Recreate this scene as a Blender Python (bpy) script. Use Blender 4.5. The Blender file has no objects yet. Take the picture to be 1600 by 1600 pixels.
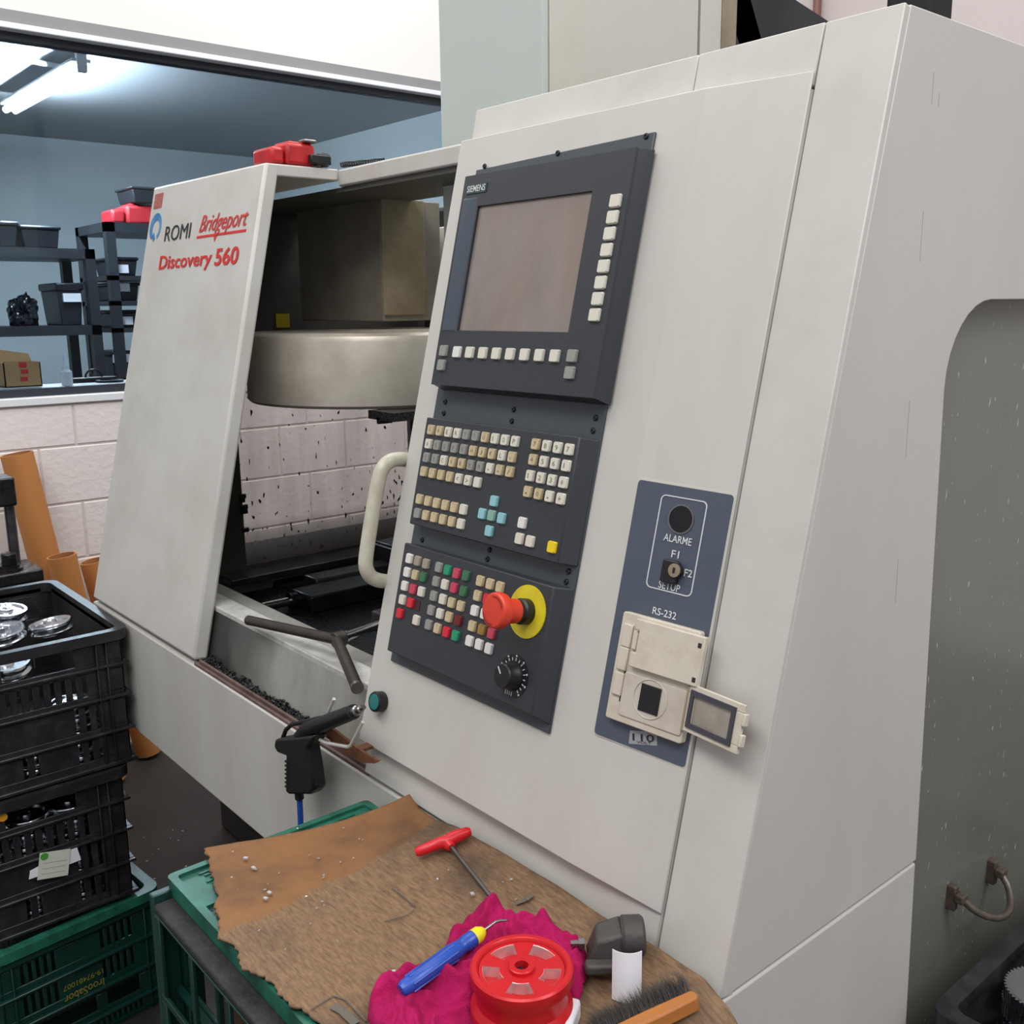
import bpy, bmesh, math, random
from mathutils import Vector, Matrix, noise
random.seed(7)
V = Vector
scene = bpy.context.scene
COL = scene.collection
# ---------------------------------------------------------------- camera
RW = Matrix(((0.64867047, 0.76099147, -0.01089046),
             (0.14713473, -0.13943168, -0.97923959),
             (-0.74671145, 0.63360145, -0.20241349)))      # rows: right, down, forward
FPX = 1550.08
CAM = V((0, 0, 1.6))
cd = bpy.data.cameras.new('camera'); cam = bpy.data.objects.new('camera', cd); COL.objects.link(cam)
cd.sensor_width = 36; cd.lens = FPX / 1600 * 36; cd.clip_start = .02; cd.clip_end = 60
r0, r1, r2 = RW[0], -RW[1], -RW[2]
cam.matrix_world = Matrix(((r0[0], r1[0], r2[0], CAM[0]), (r0[1], r1[1], r2[1], CAM[1]), (r0[2], r1[2], r2[2], CAM[2]), (0, 0, 0, 1)))
scene.camera = cam
# ---------------------------------------------------------------- light and exposure
vs = scene.view_settings
vs.view_transform = 'Standard'; vs.look = 'None'; vs.exposure = 0.0; vs.gamma = 1.0; vs.use_curve_mapping = False
world = bpy.data.worlds.new('world'); scene.world = world; world.use_nodes = True
bg = world.node_tree.nodes['Background']; bg.inputs[0].default_value = (.93, .96, 1.0, 1); bg.inputs[1].default_value = .46

def area(name, loc, size, power, color, target):
    l = bpy.data.lights.new(name, 'AREA'); l.shape = 'RECTANGLE'; l.size, l.size_y = size; l.energy = power; l.color = color
    o = bpy.data.objects.new(name, l); COL.objects.link(o); o.location = loc
    o.rotation_euler = (V(target) - V(loc)).to_track_quat('-Z', 'Y').to_euler()
    return o
area('hall_or_fill_light', (.9, -1.2, 4.3), (2.6, 1.2), 62, (1, .985, .96), (-.6, .8, 1.0))
area('hall_or_fill_light', (-1.6, -1.0, 4.3), (2.4, 1.0), 48, (1, .985, .96), (-1.6, .8, 1.0))
area('hall_or_fill_light', (-1.2, 2.6, 4.5), (2.4, 1.0), 75, (1, .985, .96), (-1.8, 1.6, 1.0))
area('hall_or_fill_light', (-2.3, 1.5, 4.4), (1.6, 1.6), 40, (1, .985, .96), (-2.4, 1.4, .9))  # added unseen fill, brightens the work area and the wall behind it
area('hall_or_fill_light', (2.2, 1.6, 4.4), (1.2, 2.4), 76, (.97, .985, 1.0), (-.5, 1.2, 1.2))

# ---------------------------------------------------------------- helpers
def ray(px, py):
    a, b = (px - 800) / FPX, (py - 800) / FPX
    return V((RW[0][i] * a + RW[1][i] * b + RW[2][i] for i in range(3)))
def hit(px, py, n, p0):
    r = ray(px, py); n = V(n)
    return CAM + r * (n.dot(V(p0) - CAM) / n.dot(r))
def atx(px, py, x): return hit(px, py, (1, 0, 0), (x, 0, 0))
def aty(px, py, y): return hit(px, py, (0, 1, 0), (0, y, 0))
def atz(px, py, z): return hit(px, py, (0, 0, 1), (0, 0, z))
TH = math.radians(13.57)
SN, CS = math.sin(TH), math.cos(TH)
# leaning front frame F: x along the machine, v up the lean, d out of the sheet
FO = V((0, .7, .9355)); FL = V((0, SN, CS)); FN = V((0, -CS, SN)); FX = V((1, 0, 0))
def frame_matrix(o, x, y, z):
    return Matrix(((x[0], y[0], z[0], o[0]), (x[1], y[1], z[1], o[1]), (x[2], y[2], z[2], o[2]), (0, 0, 0, 1)))
FM = frame_matrix(FO, FX, FL, FN)
def fp(px, py, d=0.0):
    p = hit(px, py, FN, FO + FN * d) - FO
    return p[0], p.dot(FL)
# side facet G of the console door, turned back towards the machine
_ux, _ud = .126, -.016
_n = math.hypot(_ux, _ud)
GX = (FX * _ux + FN * _ud) / _n; GN = (FX * -_ud + FN * _ux) / _n
GO = FO + FX * -.7277 + FN * .018
GM = frame_matrix(GO, GX, FL, GN)
def gp(px, py, e=0.0):
    p = hit(px, py, GN, GO + GN * e) - GO
    return p.dot(GX), p.dot(FL)
I4 = Matrix.Identity(4)
WM = {}

class MB:
    def __init__(s): s.v = []; s.f = []; s.m = []
    def add(s, vs_, fs, mi=0):
        b = len(s.v); s.v += [tuple(p) for p in vs_]; s.f += [tuple(i + b for i in f) for f in fs]; s.m += [mi] * len(fs); return s
    def box(s, x0, x1, y0, y1, z0, z1, mi=0, M=None):
        p = [V((x, y, z)) for z in (z0, z1) for y in (y0, y1) for x in (x0, x1)]
        if M is not None: p = [M @ q for q in p]
        return s.add(p, [(0, 2, 3, 1), (4, 5, 7, 6), (0, 1, 5, 4), (2, 6, 7, 3), (0, 4, 6, 2), (1, 3, 7, 5)], mi)
    def hexa(s, a, b, mi=0):          # two matching polygons (bottom, top)
        n = len(a); fs = [tuple(range(n))[::-1], tuple(range(n, 2 * n))]
        for i in range(n): j = (i + 1) % n; fs.append((i, j, n + j, n + i))
        return s.add(list(a) + list(b), fs, mi)
    def prism(s, poly, z0, z1, mi=0, M=None):
        a = [V((x, y, z0)) for x, y in poly]; b = [V((x, y, z1)) for x, y in poly]
        if M is not None: a = [M @ q for q in a]; b = [M @ q for q in b]
        return s.hexa(a, b, mi)
    def frustum(s, p0, p1, z0, z1, mi=0, M=None):
        a = [V((x, y, z0)) for x, y in p0]; b = [V((x, y, z1)) for x, y in p1]
        if M is not None: a = [M @ q for q in a]; b = [M @ q for q in b]
        return s.hexa(a, b, mi)
    def lathe(s, prof, n=32, M=None, mi=0, caps=True):   # prof: (r, z)
        vs_ = []; fs = []
        for r, z in prof:
            for k in range(n):
                a = 2 * math.pi * k / n; vs_.append(V((r * math.cos(a), r * math.sin(a), z)))
        m = len(prof)
        for i in range(m - 1):
            for k in range(n):
                k2 = (k + 1) % n; fs.append((i * n + k, i * n + k2, (i + 1) * n + k2, (i + 1) * n + k))
        if caps:
            fs.append(tuple(range(n))[::-1]); fs.append(tuple(range((m - 1) * n, m * n)))
        if M is not None: vs_ = [M @ q for q in vs_]
        return s.add(vs_, fs, mi)
    def tube(s, path, r, n=12, mi=0):
        path = [V(p) for p in path]; rs = r if isinstance(r, (list, tuple)) else [r] * len(path)
        vs_ = []; fs = []; up = V((.31, .17, .93))
        for i, p in enumerate(path):
            t = (path[min(i + 1, len(path) - 1)] - path[max(i - 1, 0)]).normalized()
            if abs(t.dot(up)) > .98: up = V((.9, .3, .1))
            a = (up - t * up.dot(t)).normalized(); b = t.cross(a); up = a
            for k in range(n):
                w = 2 * math.pi * k / n; vs_.append(p + (a * math.cos(w) + b * math.sin(w)) * rs[i])
        for i in range(len(path) - 1):
            for k in range(n):
                k2 = (k + 1) % n; fs.append((i * n + k, i * n + k2, (i + 1) * n + k2, (i + 1) * n + k))
        fs.append(tuple(range(n))[::-1]); fs.append(tuple(range((len(path) - 1) * n, len(path) * n)))
        return s.add(vs_, fs, mi)
    def quad(s, a, b, c, d, mi=0): return s.add([V(a), V(b), V(c), V(d)], [(0, 1, 2, 3)], mi)
    def mesh(s, name, smooth=None):
        me = bpy.data.meshes.new(name); me.from_pydata(s.v, [], s.f); me.update()
        bm = bmesh.new(); bm.from_mesh(me)
        bmesh.ops.recalc_face_normals(bm, faces=bm.faces); bm.to_mesh(me); bm.free()
        if len(me.polygons) == len(s.m): me.polygons.foreach_set('material_index', s.m)
        if smooth is not None:
            me.polygons.foreach_set('use_smooth', [True] * len(me.polygons)); me.set_sharp_from_angle(angle=math.radians(smooth))
        me.update(); return me

def put(name, me, mats, parent=None, M=I4):
    o = bpy.data.objects.new(name, me); COL.objects.link(o)
    if mats is not None and len(me.materials) == 0:
        for m in (mats if isinstance(mats, (list, tuple)) else [mats]): me.materials.append(m)
    if parent is not None:
        o.parent = parent; o.matrix_parent_inverse = WM[parent.name].inverted()
    o.matrix_basis = M; WM[o.name] = M.copy(); return o
def build(name, mb, mats, parent=None, M=I4, smooth=30, bevel=0, seg=2, origin=None):
    if parent is None and M is I4:      # top-level mesh: origin at its own base
        xs = [p[0] for p in mb.v]; ys = [p[1] for p in mb.v]; zs = [p[2] for p in mb.v]
        c = V(((min(xs) + max(xs)) / 2, (min(ys) + max(ys)) / 2, min(zs)))
        mb.v = [tuple(V(p) - c) for p in mb.v]; M = Matrix.Translation(c)
    o = put(name, mb.mesh(name, smooth), mats, parent, M)
    if bevel:
        b = o.modifiers.new('bevel', 'BEVEL'); b.width = bevel; b.segments = seg; b.limit_method = 'ANGLE'; b.angle_limit = math.radians(35)
    return o
def thing(name, label, cat, loc, group=None, M=None):
    o = bpy.data.objects.new(name, None); COL.objects.link(o); o.empty_display_size = .05
    m = M if M is not None else Matrix.Translation(V(loc)); o.matrix_basis = m; WM[o.name] = m.copy()
    return tag(o, label, cat, group)
def tag(o, label, cat, group=None):
    o['label'] = label; o['category'] = cat
    if group: o['group'] = group
    return o
def struct(o): o['kind'] = 'structure'; return o
def stuff(o): o['kind'] = 'stuff'; return o
def copy_tree(root, M, label=None, group=None):
    r = root.copy(); COL.objects.link(r); r.matrix_basis = M; WM[r.name] = M.copy()
    if label: r['label'] = label
    if group: r['group'] = group
    D = M @ WM[root.name].inverted()
    def rec(src, dst):
        for ch in list(src.children):
            c = ch.copy(); COL.objects.link(c); c.parent = dst
            m = D @ WM[ch.name]; c.matrix_parent_inverse = WM[dst.name].inverted(); c.matrix_basis = m; WM[c.name] = m
            rec(ch, c)
    rec(root, r); return r

# ---------------------------------------------------------------- materials
def lin(c): c /= 255; return c / 12.92 if c <= .04045 else ((c + .055) / 1.055) ** 2.4
def rgb(c): return (lin(c[0]), lin(c[1]), lin(c[2]), 1)
MATS = {}
def mat(name, c, rough=.5, metal=0, var=0.0, scale=8.0, bump=0.0, bscale=None, c2=None, dirt=None, dirt_amt=.0, dirt_scale=3.0, stretch=(1, 1, 1), spec=.5, emit=None, estr=0, coat=0):
    if name in MATS: return MATS[name]
    m = bpy.data.materials.new(name); m.use_nodes = True; nt = m.node_tree; N, L = nt.nodes, nt.links
    b = N['Principled BSDF']; b.inputs['Roughness'].default_value = rough; b.inputs['Metallic'].default_value = metal
    b.inputs['Specular IOR Level'].default_value = spec; b.inputs['Coat Weight'].default_value = coat
    tc = N.new('ShaderNodeTexCoord'); mp = N.new('ShaderNodeMapping'); mp.inputs['Scale'].default_value = stretch
    L.new(tc.outputs['Object'], mp.inputs['Vector'])
    col = None
    base = rgb(c)
    if var or c2:
        nz = N.new('ShaderNodeTexNoise'); nz.inputs['Scale'].default_value = scale; nz.inputs['Detail'].default_value = 5
        L.new(mp.outputs[0], nz.inputs['Vector'])
        mx = N.new('ShaderNodeMix'); mx.data_type = 'RGBA'
        c2_ = rgb(c2) if c2 else tuple(v * (1 - var) for v in base[:3]) + (1,)
        mx.inputs['A'].default_value = base; mx.inputs['B'].default_value = c2_
        rp = N.new('ShaderNodeValToRGB'); rp.color_ramp.elements[0].position = .35; rp.color_ramp.elements[1].position = .7
        L.new(nz.outputs['Fac'], rp.inputs[0]); L.new(rp.outputs[0], mx.inputs['Factor']); col = mx.outputs['Result']
    if dirt is not None:
        nz = N.new('ShaderNodeTexNoise'); nz.inputs['Scale'].default_value = dirt_scale; nz.inputs['Detail'].default_value = 8; nz.inputs['Roughness'].default_value = .65
        L.new(mp.outputs[0], nz.inputs['Vector'])
        rp = N.new('ShaderNodeValToRGB'); rp.color_ramp.elements[0].position = .5 - dirt_amt * .5; rp.color_ramp.elements[1].position = .78 - dirt_amt * .3
        rp.color_ramp.elements[1].color = (min(1, .3 + dirt_amt),) * 3 + (1,)
        L.new(nz.outputs['Fac'], rp.inputs[0])
        mx = N.new('ShaderNodeMix'); mx.data_type = 'RGBA'; mx.inputs['B'].default_value = rgb(dirt)
        if col: L.new(col, mx.inputs['A'])
        else: mx.inputs['A'].default_value = base
        L.new(rp.outputs[0], mx.inputs['Factor']); col = mx.outputs['Result']
    if col: L.new(col, b.inputs['Base Color'])
    else: b.inputs['Base Color'].default_value = base
    if bump:
        nb = N.new('ShaderNodeTexNoise'); nb.inputs['Scale'].default_value = bscale or scale * 6; nb.inputs['Detail'].default_value = 4
        L.new(mp.outputs[0], nb.inputs['Vector'])
        bn = N.new('ShaderNodeBump'); bn.inputs['Strength'].default_value = bump; bn.inputs['Distance'].default_value = .01
        L.new(nb.outputs['Fac'], bn.inputs['Height']); L.new(bn.outputs[0], b.inputs['Normal'])
    if emit:
        b.inputs['Emission Color'].default_value = rgb(emit); b.inputs['Emission Strength'].default_value = estr
    MATS[name] = m; return m

def glass(name, tint, haze, haze_c, speck=None, speck_thr=.7, speck_scale=160, refl=1.0):
    m = bpy.data.materials.new(name); m.use_nodes = True; nt = m.node_tree; N, L = nt.nodes, nt.links
    N.remove(N['Principled BSDF']); out = N['Material Output']
    tr = N.new('ShaderNodeBsdfTransparent'); tr.inputs[0].default_value = rgb(tint)
    df = N.new('ShaderNodeBsdfDiffuse'); df.inputs[0].default_value = rgb(haze_c)
    m1 = N.new('ShaderNodeMixShader'); m1.inputs[0].default_value = haze
    tc = N.new('ShaderNodeTexCoord')
    if haze:
        nz = N.new('ShaderNodeTexNoise'); nz.inputs['Scale'].default_value = 5; nz.inputs['Detail'].default_value = 6
        mp = N.new('ShaderNodeMapping'); mp.inputs['Scale'].default_value = (3, 3, .35); L.new(tc.outputs['Object'], mp.inputs[0]); L.new(mp.outputs[0], nz.inputs['Vector'])
        mr = N.new('ShaderNodeMapRange'); mr.inputs['From Min'].default_value = .3; mr.inputs['From Max'].default_value = .8
        mr.inputs['To Min'].default_value = haze * .6; mr.inputs['To Max'].default_value = haze * 1.6
        L.new(nz.outputs['Fac'], mr.inputs[0]); L.new(mr.outputs[0], m1.inputs[0])
    L.new(tr.outputs[0], m1.inputs[1]); L.new(df.outputs[0], m1.inputs[2]); last = m1.outputs[0]
    gl = N.new('ShaderNodeBsdfGlossy'); gl.inputs['Roughness'].default_value = .02
    fr = N.new('ShaderNodeFresnel'); fr.inputs[0].default_value = 1.45
    ml = N.new('ShaderNodeMath'); ml.operation = 'MULTIPLY'; ml.inputs[1].default_value = refl; L.new(fr.outputs[0], ml.inputs[0])
    m2 = N.new('ShaderNodeMixShader'); L.new(ml.outputs[0], m2.inputs[0]); L.new(last, m2.inputs[1]); L.new(gl.outputs[0], m2.inputs[2]); last = m2.outputs[0]
    L.new(last, out.inputs[0]); return m

PAINT = mat('machine_paint', (203, 200, 194), .42, var=.05, scale=3, bump=.015, bscale=220, dirt=(168, 160, 148), dirt_amt=.12, dirt_scale=2.2, stretch=(2.5, 2.5, .6))
PAINT_DOOR = mat('door_paint', (200, 197, 191), .4, var=.04, scale=3, bump=.02, bscale=260, dirt=(172, 164, 150), dirt_amt=.05, dirt_scale=2.0, stretch=(2.5, .7, 1))
PAINT_SIDE = mat('side_paint', (199, 194, 189), .45, var=.05, scale=2, dirt=(176, 166, 158), dirt_amt=.08, dirt_scale=1.5, stretch=(2, 2, .5))
PAINT_COL = mat('column_front_paint', (188, 195, 190), .45, var=.05, scale=3)
PAINT_BEIGE = mat('column_beige_paint', (203, 198, 188), .45, var=.06, scale=2.5, dirt=(170, 160, 140), dirt_amt=.05)
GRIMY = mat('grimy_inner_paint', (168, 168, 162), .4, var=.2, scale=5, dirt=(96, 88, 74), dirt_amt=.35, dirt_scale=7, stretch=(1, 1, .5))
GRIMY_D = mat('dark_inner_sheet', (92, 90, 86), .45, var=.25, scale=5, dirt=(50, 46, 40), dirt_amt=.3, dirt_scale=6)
BROWN_P = mat('oil_browned_paint', (158, 146, 122), .45, var=.2, scale=6, dirt=(90, 74, 52), dirt_amt=.3, dirt_scale=9)
CHIPPED = mat('chipped_white_paint', (214, 214, 210), .5, var=.1, scale=10, dirt=(92, 86, 78), dirt_amt=.28, dirt_scale=16)
DRUM = mat('drum_metal', (212, 204, 190), .36, metal=.4, var=.18, scale=4, bump=.03, bscale=60, dirt=(124, 108, 84), dirt_amt=.2, dirt_scale=6)
OILY = mat('oily_black_steel', (30, 30, 33), .28, metal=.4, var=.4, scale=12, bump=.2, bscale=80, dirt=(70, 62, 54), dirt_amt=.15, dirt_scale=20)
OILY2 = mat('oily_grey_steel', (84, 82, 82), .3, metal=.5, var=.3, scale=14, bump=.15, bscale=80, dirt=(38, 34, 32), dirt_amt=.25, dirt_scale=14)
CHROME = mat('bright_steel', (205, 205, 208), .16, metal=1, var=.1, scale=20)
STEEL = mat('grey_steel', (150, 148, 146), .3, metal=1, var=.15, scale=30)
ROD = mat('brown_dark_rod', (76, 68, 64), .4, metal=.5, var=.3, scale=25, bump=.08)
RUBBER = mat('dark_gap', (40, 36, 34), .8)
RUST = mat('rusty_rail', (122, 98, 92), .6, var=.4, scale=20, dirt=(60, 40, 34), dirt_amt=.3, dirt_scale=24)
SWARF = mat('wet_black_swarf', (24, 23, 24), .3, bump=.5, bscale=200)
PLATE = mat('console_plate', (66, 73, 80), .38, var=.06, scale=12, bump=.02, bscale=300)
PANEL = mat('console_panel', (50, 53, 59), .42, var=.08, scale=6, bump=.025, bscale=320)
PANEL_EDGE = mat('console_bezel', (64, 74, 86), .4)  # lighter, bluish shade of a sloped bezel put into the strip's colour
SCREEN = mat('screen_painted_reflection', (132, 116, 108), .22, c2=(118, 112, 107), scale=14, dirt=(150, 142, 137), dirt_amt=.2, dirt_scale=12, stretch=(1, .5, 1), spec=.6)  # brownish reflection painted into the screen colour as a mottle
BLACK = mat('black_plastic', (22, 22, 25), .4, bump=.03, bscale=200)
BLACK_M = mat('matt_black', (18, 18, 20), .65)
KEYC = mat('key_cream', (214, 209, 196), .5, var=.05, scale=60)
KEYW = mat('key_white', (222, 220, 214), .5, var=.04, scale=60)
KEYY = mat('key_yellowed', (203, 189, 156), .5, c2=(180, 160, 120), scale=150)
KEYG = mat('key_grey', (146, 146, 140), .5, var=.08, scale=80)
KEYB = mat('key_beige_grey', (158, 148, 132), .5, var=.1, scale=80)
KEYR = mat('key_red', (214, 40, 56), .45, var=.15, scale=60)
KEYP = mat('key_pink_red', (200, 70, 92), .45, var=.25, scale=110)
KEYD = mat('key_dark_red', (120, 34, 38), .5, var=.4, scale=110)
KEYN = mat('key_green', (38, 150, 110), .45, var=.25, scale=110)
KEYM = mat('key_dark_green', (66, 118, 84), .5, var=.4, scale=110)
KEYT = mat('key_cyan', (140, 192, 200), .5, var=.06, scale=60)
KEYYEL = mat('key_yellow', (236, 204, 24), .45, var=.05, scale=60)
KEYO = mat('key_brown_yellow', (160, 124, 60), .5, var=.4, scale=110)
KEYQ = mat('key_mint_grey', (132, 170, 160), .5)
INK = mat('legend_ink', (128, 112, 84), .7)
WHITE_INK = mat('white_ink', (206, 208, 208), .6)
RED_INK = mat('red_lettering', (206, 46, 44), .5)
BLACK_INK = mat('black_lettering', (34, 34, 38), .5)
BLUE_INK = mat('blue_logo', (44, 104, 158), .45, c2=(110, 160, 200), scale=18)
ESTOP = mat('emergency_red', (214, 62, 40), .38, var=.08, scale=40)
ESTOPY = mat('emergency_yellow', (222, 204, 36), .5, var=.12, scale=40, dirt=(150, 130, 40), dirt_amt=.05, dirt_scale=40)
GREENB = mat('green_button', (22, 116, 112), .35)
BEIGE = mat('beige_plastic', (207, 199, 184), .42, var=.06, scale=20, dirt=(150, 118, 84), dirt_amt=.08, dirt_scale=30)
HANDLE = mat('handle_beige', (200, 196, 178), .3, var=.08, scale=20, dirt=(130, 120, 100), dirt_amt=.08, dirt_scale=40)
BLUEPL = mat('side_plate_blue', (76, 84, 98), .4, var=.05, scale=10)
STICKER = mat('grey_sticker', (150, 152, 158), .5)
CLEARY = glass('yellowed_clear_plastic', (226, 220, 212), .6, (196, 186, 174), refl=.8)
BLOCK = mat('painted_block', (226, 219, 217), .7, var=.03, scale=6, bump=.25, bscale=45)
MORTAR = mat('painted_mortar', (206, 197, 194), .75, bump=.2, bscale=60)
WALLP = mat('white_wall_plaster', (226, 222, 219), .7, var=.02, scale=2, bump=.02, bscale=80)
PINKW = mat('back_wall_paint', (194, 184, 182), .75, var=.02, scale=2)
LINTEL = mat('grey_lintel', (136, 137, 140), .6, var=.08, scale=4)
FRAMEW = mat('white_frame', (224, 226, 230), .35)
GASKET = mat('dark_gasket', (40, 44, 52), .5)
ROOMW = mat('room_wall', (176, 184, 186), .8, var=.03, scale=3)
ROOMC = mat('room_ceiling', (150, 154, 158), .85)
FLOORM = mat('oily_dark_floor', (56, 51, 49), .55, var=.3, scale=5, bump=.06, bscale=40, dirt=(40, 37, 36), dirt_amt=.3, dirt_scale=2.5)
SHELF = mat('black_shelf_steel', (34, 36, 40), .45, var=.2, scale=10)
BOXBLK = mat('black_box_plastic', (26, 28, 33), .4)
REDPL = mat('red_plastic', (200, 34, 40), .4, var=.15, scale=30, dirt=(80, 20, 20), dirt_amt=.08, dirt_scale=40)
REDPL_D = mat('red_plastic_shelf', (160, 32, 40), .5)
CARD = mat('brown_carton', (186, 142, 92), .75, var=.06, scale=10)
TUBEC = mat('kraft_tube', (188, 124, 66), .7, var=.12, scale=6, bump=.04, bscale=80, stretch=(1, 1, .3))
TUBEI = mat('kraft_tube_inside', (160, 106, 62), .8)
CRATEB = mat('black_crate_plastic', (33, 33, 37), .42, var=.3, scale=14, bump=.05, bscale=120, dirt=(78, 76, 78), dirt_amt=.1, dirt_scale=24)
CRATEG = mat('green_crate_plastic', (15, 58, 50), .38, var=.2, scale=10, bump=.04, bscale=120, dirt=(20, 44, 40), dirt_amt=.22, dirt_scale=9)
CRATEG_L = mat('green_crate_worn', (40, 112, 92), .4, var=.3, scale=30, dirt=(24, 56, 50), dirt_amt=.3, dirt_scale=30)
YEL_INK = mat('faded_yellow_print', (138, 132, 46), .6)
ALU = mat('turned_aluminium', (206, 210, 216), .2, metal=1, var=.12, scale=30)
PAPER = mat('white_paper', (232, 230, 236), .7)
PAPERG = mat('green_white_tag', (206, 212, 196), .7, var=.05, scale=30)
GREENSP = mat('green_spot', (70, 150, 60), .6)
ORANGE = mat('orange_spot', (216, 150, 30), .6)
RAG = mat('magenta_cloth', (176, 28, 92), .95, var=.18, scale=14, bump=.3, bscale=500, c2=(138, 16, 62), spec=.15)
PULLEY = mat('red_anodised', (202, 26, 36), .34, metal=.15, var=.1, scale=10)
PULLEY_IN = mat('machined_slot', (226, 222, 222), .28, metal=.7)
BLUEH = mat('blue_handle', (34, 78, 176), .32, var=.12, scale=20)
YELT = mat('yellow_tip', (232, 214, 30), .4)
CAST = mat('grey_casting', (76, 72, 70), .55, metal=.3, var=.3, scale=20, bump=.15, bscale=90)
WOODB = mat('brush_wood', (178, 112, 52), .55, var=.2, scale=10, stretch=(1, 6, 6))
BRIST = mat('dark_bristle', (74, 70, 68), .6)
HOSE = mat('blue_hose', (28, 78, 168), .35)
TUBE_L = mat('lamp_tube', (255, 255, 255), .5, emit=(236, 246, 255), estr=330)
LAMPB = mat('lamp_body', (222, 226, 228), .5)
YSTK = mat('yellow_sticker', (186, 168, 40), .6)
CHIPS = mat('aluminium_chips', (214, 214, 216), .3, metal=.7)
PINKRED = mat('red_grey_sticker', (176, 110, 100), .6, c2=(150, 60, 56), scale=160)
DARKHOLE = mat('dark_hole', (20, 24, 28), .5)

# ---- special materials
def cardboard_mat():
    m = bpy.data.materials.new('worn_cardboard'); m.use_nodes = True; nt = m.node_tree; N, L = nt.nodes, nt.links
    b = N['Principled BSDF']; b.inputs['Roughness'].default_value = .8
    tc = N.new('ShaderNodeTexCoord')
    def noise_(sc, det, st=(1, 1, 1), rough=.6):
        mp = N.new('ShaderNodeMapping'); mp.inputs['Scale'].default_value = st; L.new(tc.outputs['Object'], mp.inputs[0])
        n = N.new('ShaderNodeTexNoise'); n.inputs['Scale'].default_value = sc; n.inputs['Detail'].default_value = det; n.inputs['Roughness'].default_value = rough
        L.new(mp.outputs[0], n.inputs['Vector']); return n.outputs['Fac']
    def ramp(s, a, bb, v0=0, v1=1):
        r = N.new('ShaderNodeMapRange'); r.inputs['From Min'].default_value = a; r.inputs['From Max'].default_value = bb
        r.inputs['To Min'].default_value = v0; r.inputs['To Max'].default_value = v1; L.new(s, r.inputs[0]); return r.outputs[0]
    def mix(f, a, bb):
        x = N.new('ShaderNodeMix'); x.data_type = 'RGBA'; L.new(f, x.inputs['Factor'])
        for k, s in (('A', a), ('B', bb)):
            if isinstance(s, tuple): x.inputs[k].default_value = s
            else: L.new(s, x.inputs[k])
        return x.outputs['Result']
    at = N.new('ShaderNodeAttribute'); at.attribute_name = 'torn'
    fib = noise_(60, 6, (1, 5, 1), .7); big = noise_(9, 5); sp = noise_(300, 2)
    smooth_c = mix(ramp(big, .35, .7), rgb((138, 97, 58)), rgb((112, 74, 44)))
    rough_c = mix(ramp(fib, .35, .68), rgb((142, 112, 82)), rgb((98, 73, 53)))
    c = mix(at.outputs['Fac'], smooth_c, rough_c)
    c = mix(ramp(big, .48, .74, 0, .8), c, rgb((76, 62, 52)))
    at2 = N.new('ShaderNodeAttribute'); at2.attribute_name = 'stain'
    c = mix(at2.outputs['Fac'], c, rgb((56, 42, 34)))
    c = mix(ramp(sp, .74, .78, 0, .55), c, rgb((206, 190, 160)))
    L.new(c, b.inputs['Base Color'])
    bn = N.new('ShaderNodeBump'); bn.inputs['Strength'].default_value = .35; bn.inputs['Distance'].default_value = .004
    L.new(fib, bn.inputs['Height']); L.new(bn.outputs[0], b.inputs['Normal'])
    return m
CARDM = cardboard_mat()
def sidewin_mat():
    m = bpy.data.materials.new('smoked_dirty_acrylic'); m.use_nodes = True; nt = m.node_tree; N, L = nt.nodes, nt.links
    b = N['Principled BSDF']; b.inputs['Roughness'].default_value = .2; b.inputs['Specular IOR Level'].default_value = .6
    tc = N.new('ShaderNodeTexCoord'); mp = N.new('ShaderNodeMapping'); mp.inputs['Scale'].default_value = (1, 1, .38); L.new(tc.outputs['Object'], mp.inputs[0])
    n = N.new('ShaderNodeTexNoise'); n.inputs['Scale'].default_value = 150; n.inputs['Detail'].default_value = 1; L.new(mp.outputs[0], n.inputs['Vector'])
    r = N.new('ShaderNodeMapRange'); r.inputs['From Min'].default_value = .71; r.inputs['From Max'].default_value = .78; r.inputs['To Max'].default_value = .6; L.new(n.outputs['Fac'], r.inputs[0])
    n2 = N.new('ShaderNodeTexNoise'); n2.inputs['Scale'].default_value = 3; n2.inputs['Detail'].default_value = 5; L.new(tc.outputs['Object'], n2.inputs['Vector'])
    x = N.new('ShaderNodeMix'); x.data_type = 'RGBA'; x.inputs['A'].default_value = rgb((128, 130, 121)); x.inputs['B'].default_value = rgb((106, 104, 96)); L.new(n2.outputs['Fac'], x.inputs['Factor'])
    x2 = N.new('ShaderNodeMix'); x2.data_type = 'RGBA'; L.new(r.outputs[0], x2.inputs['Factor']); L.new(x.outputs['Result'], x2.inputs['A']); x2.inputs['B'].default_value = rgb((208, 210, 206))
    L.new(x2.outputs['Result'], b.inputs['Base Color']); return m
SIDEWIN = sidewin_mat()
ROOMGLASS = glass('window_glass', (230, 238, 243), 0, (200, 200, 200), refl=.75)
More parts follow.
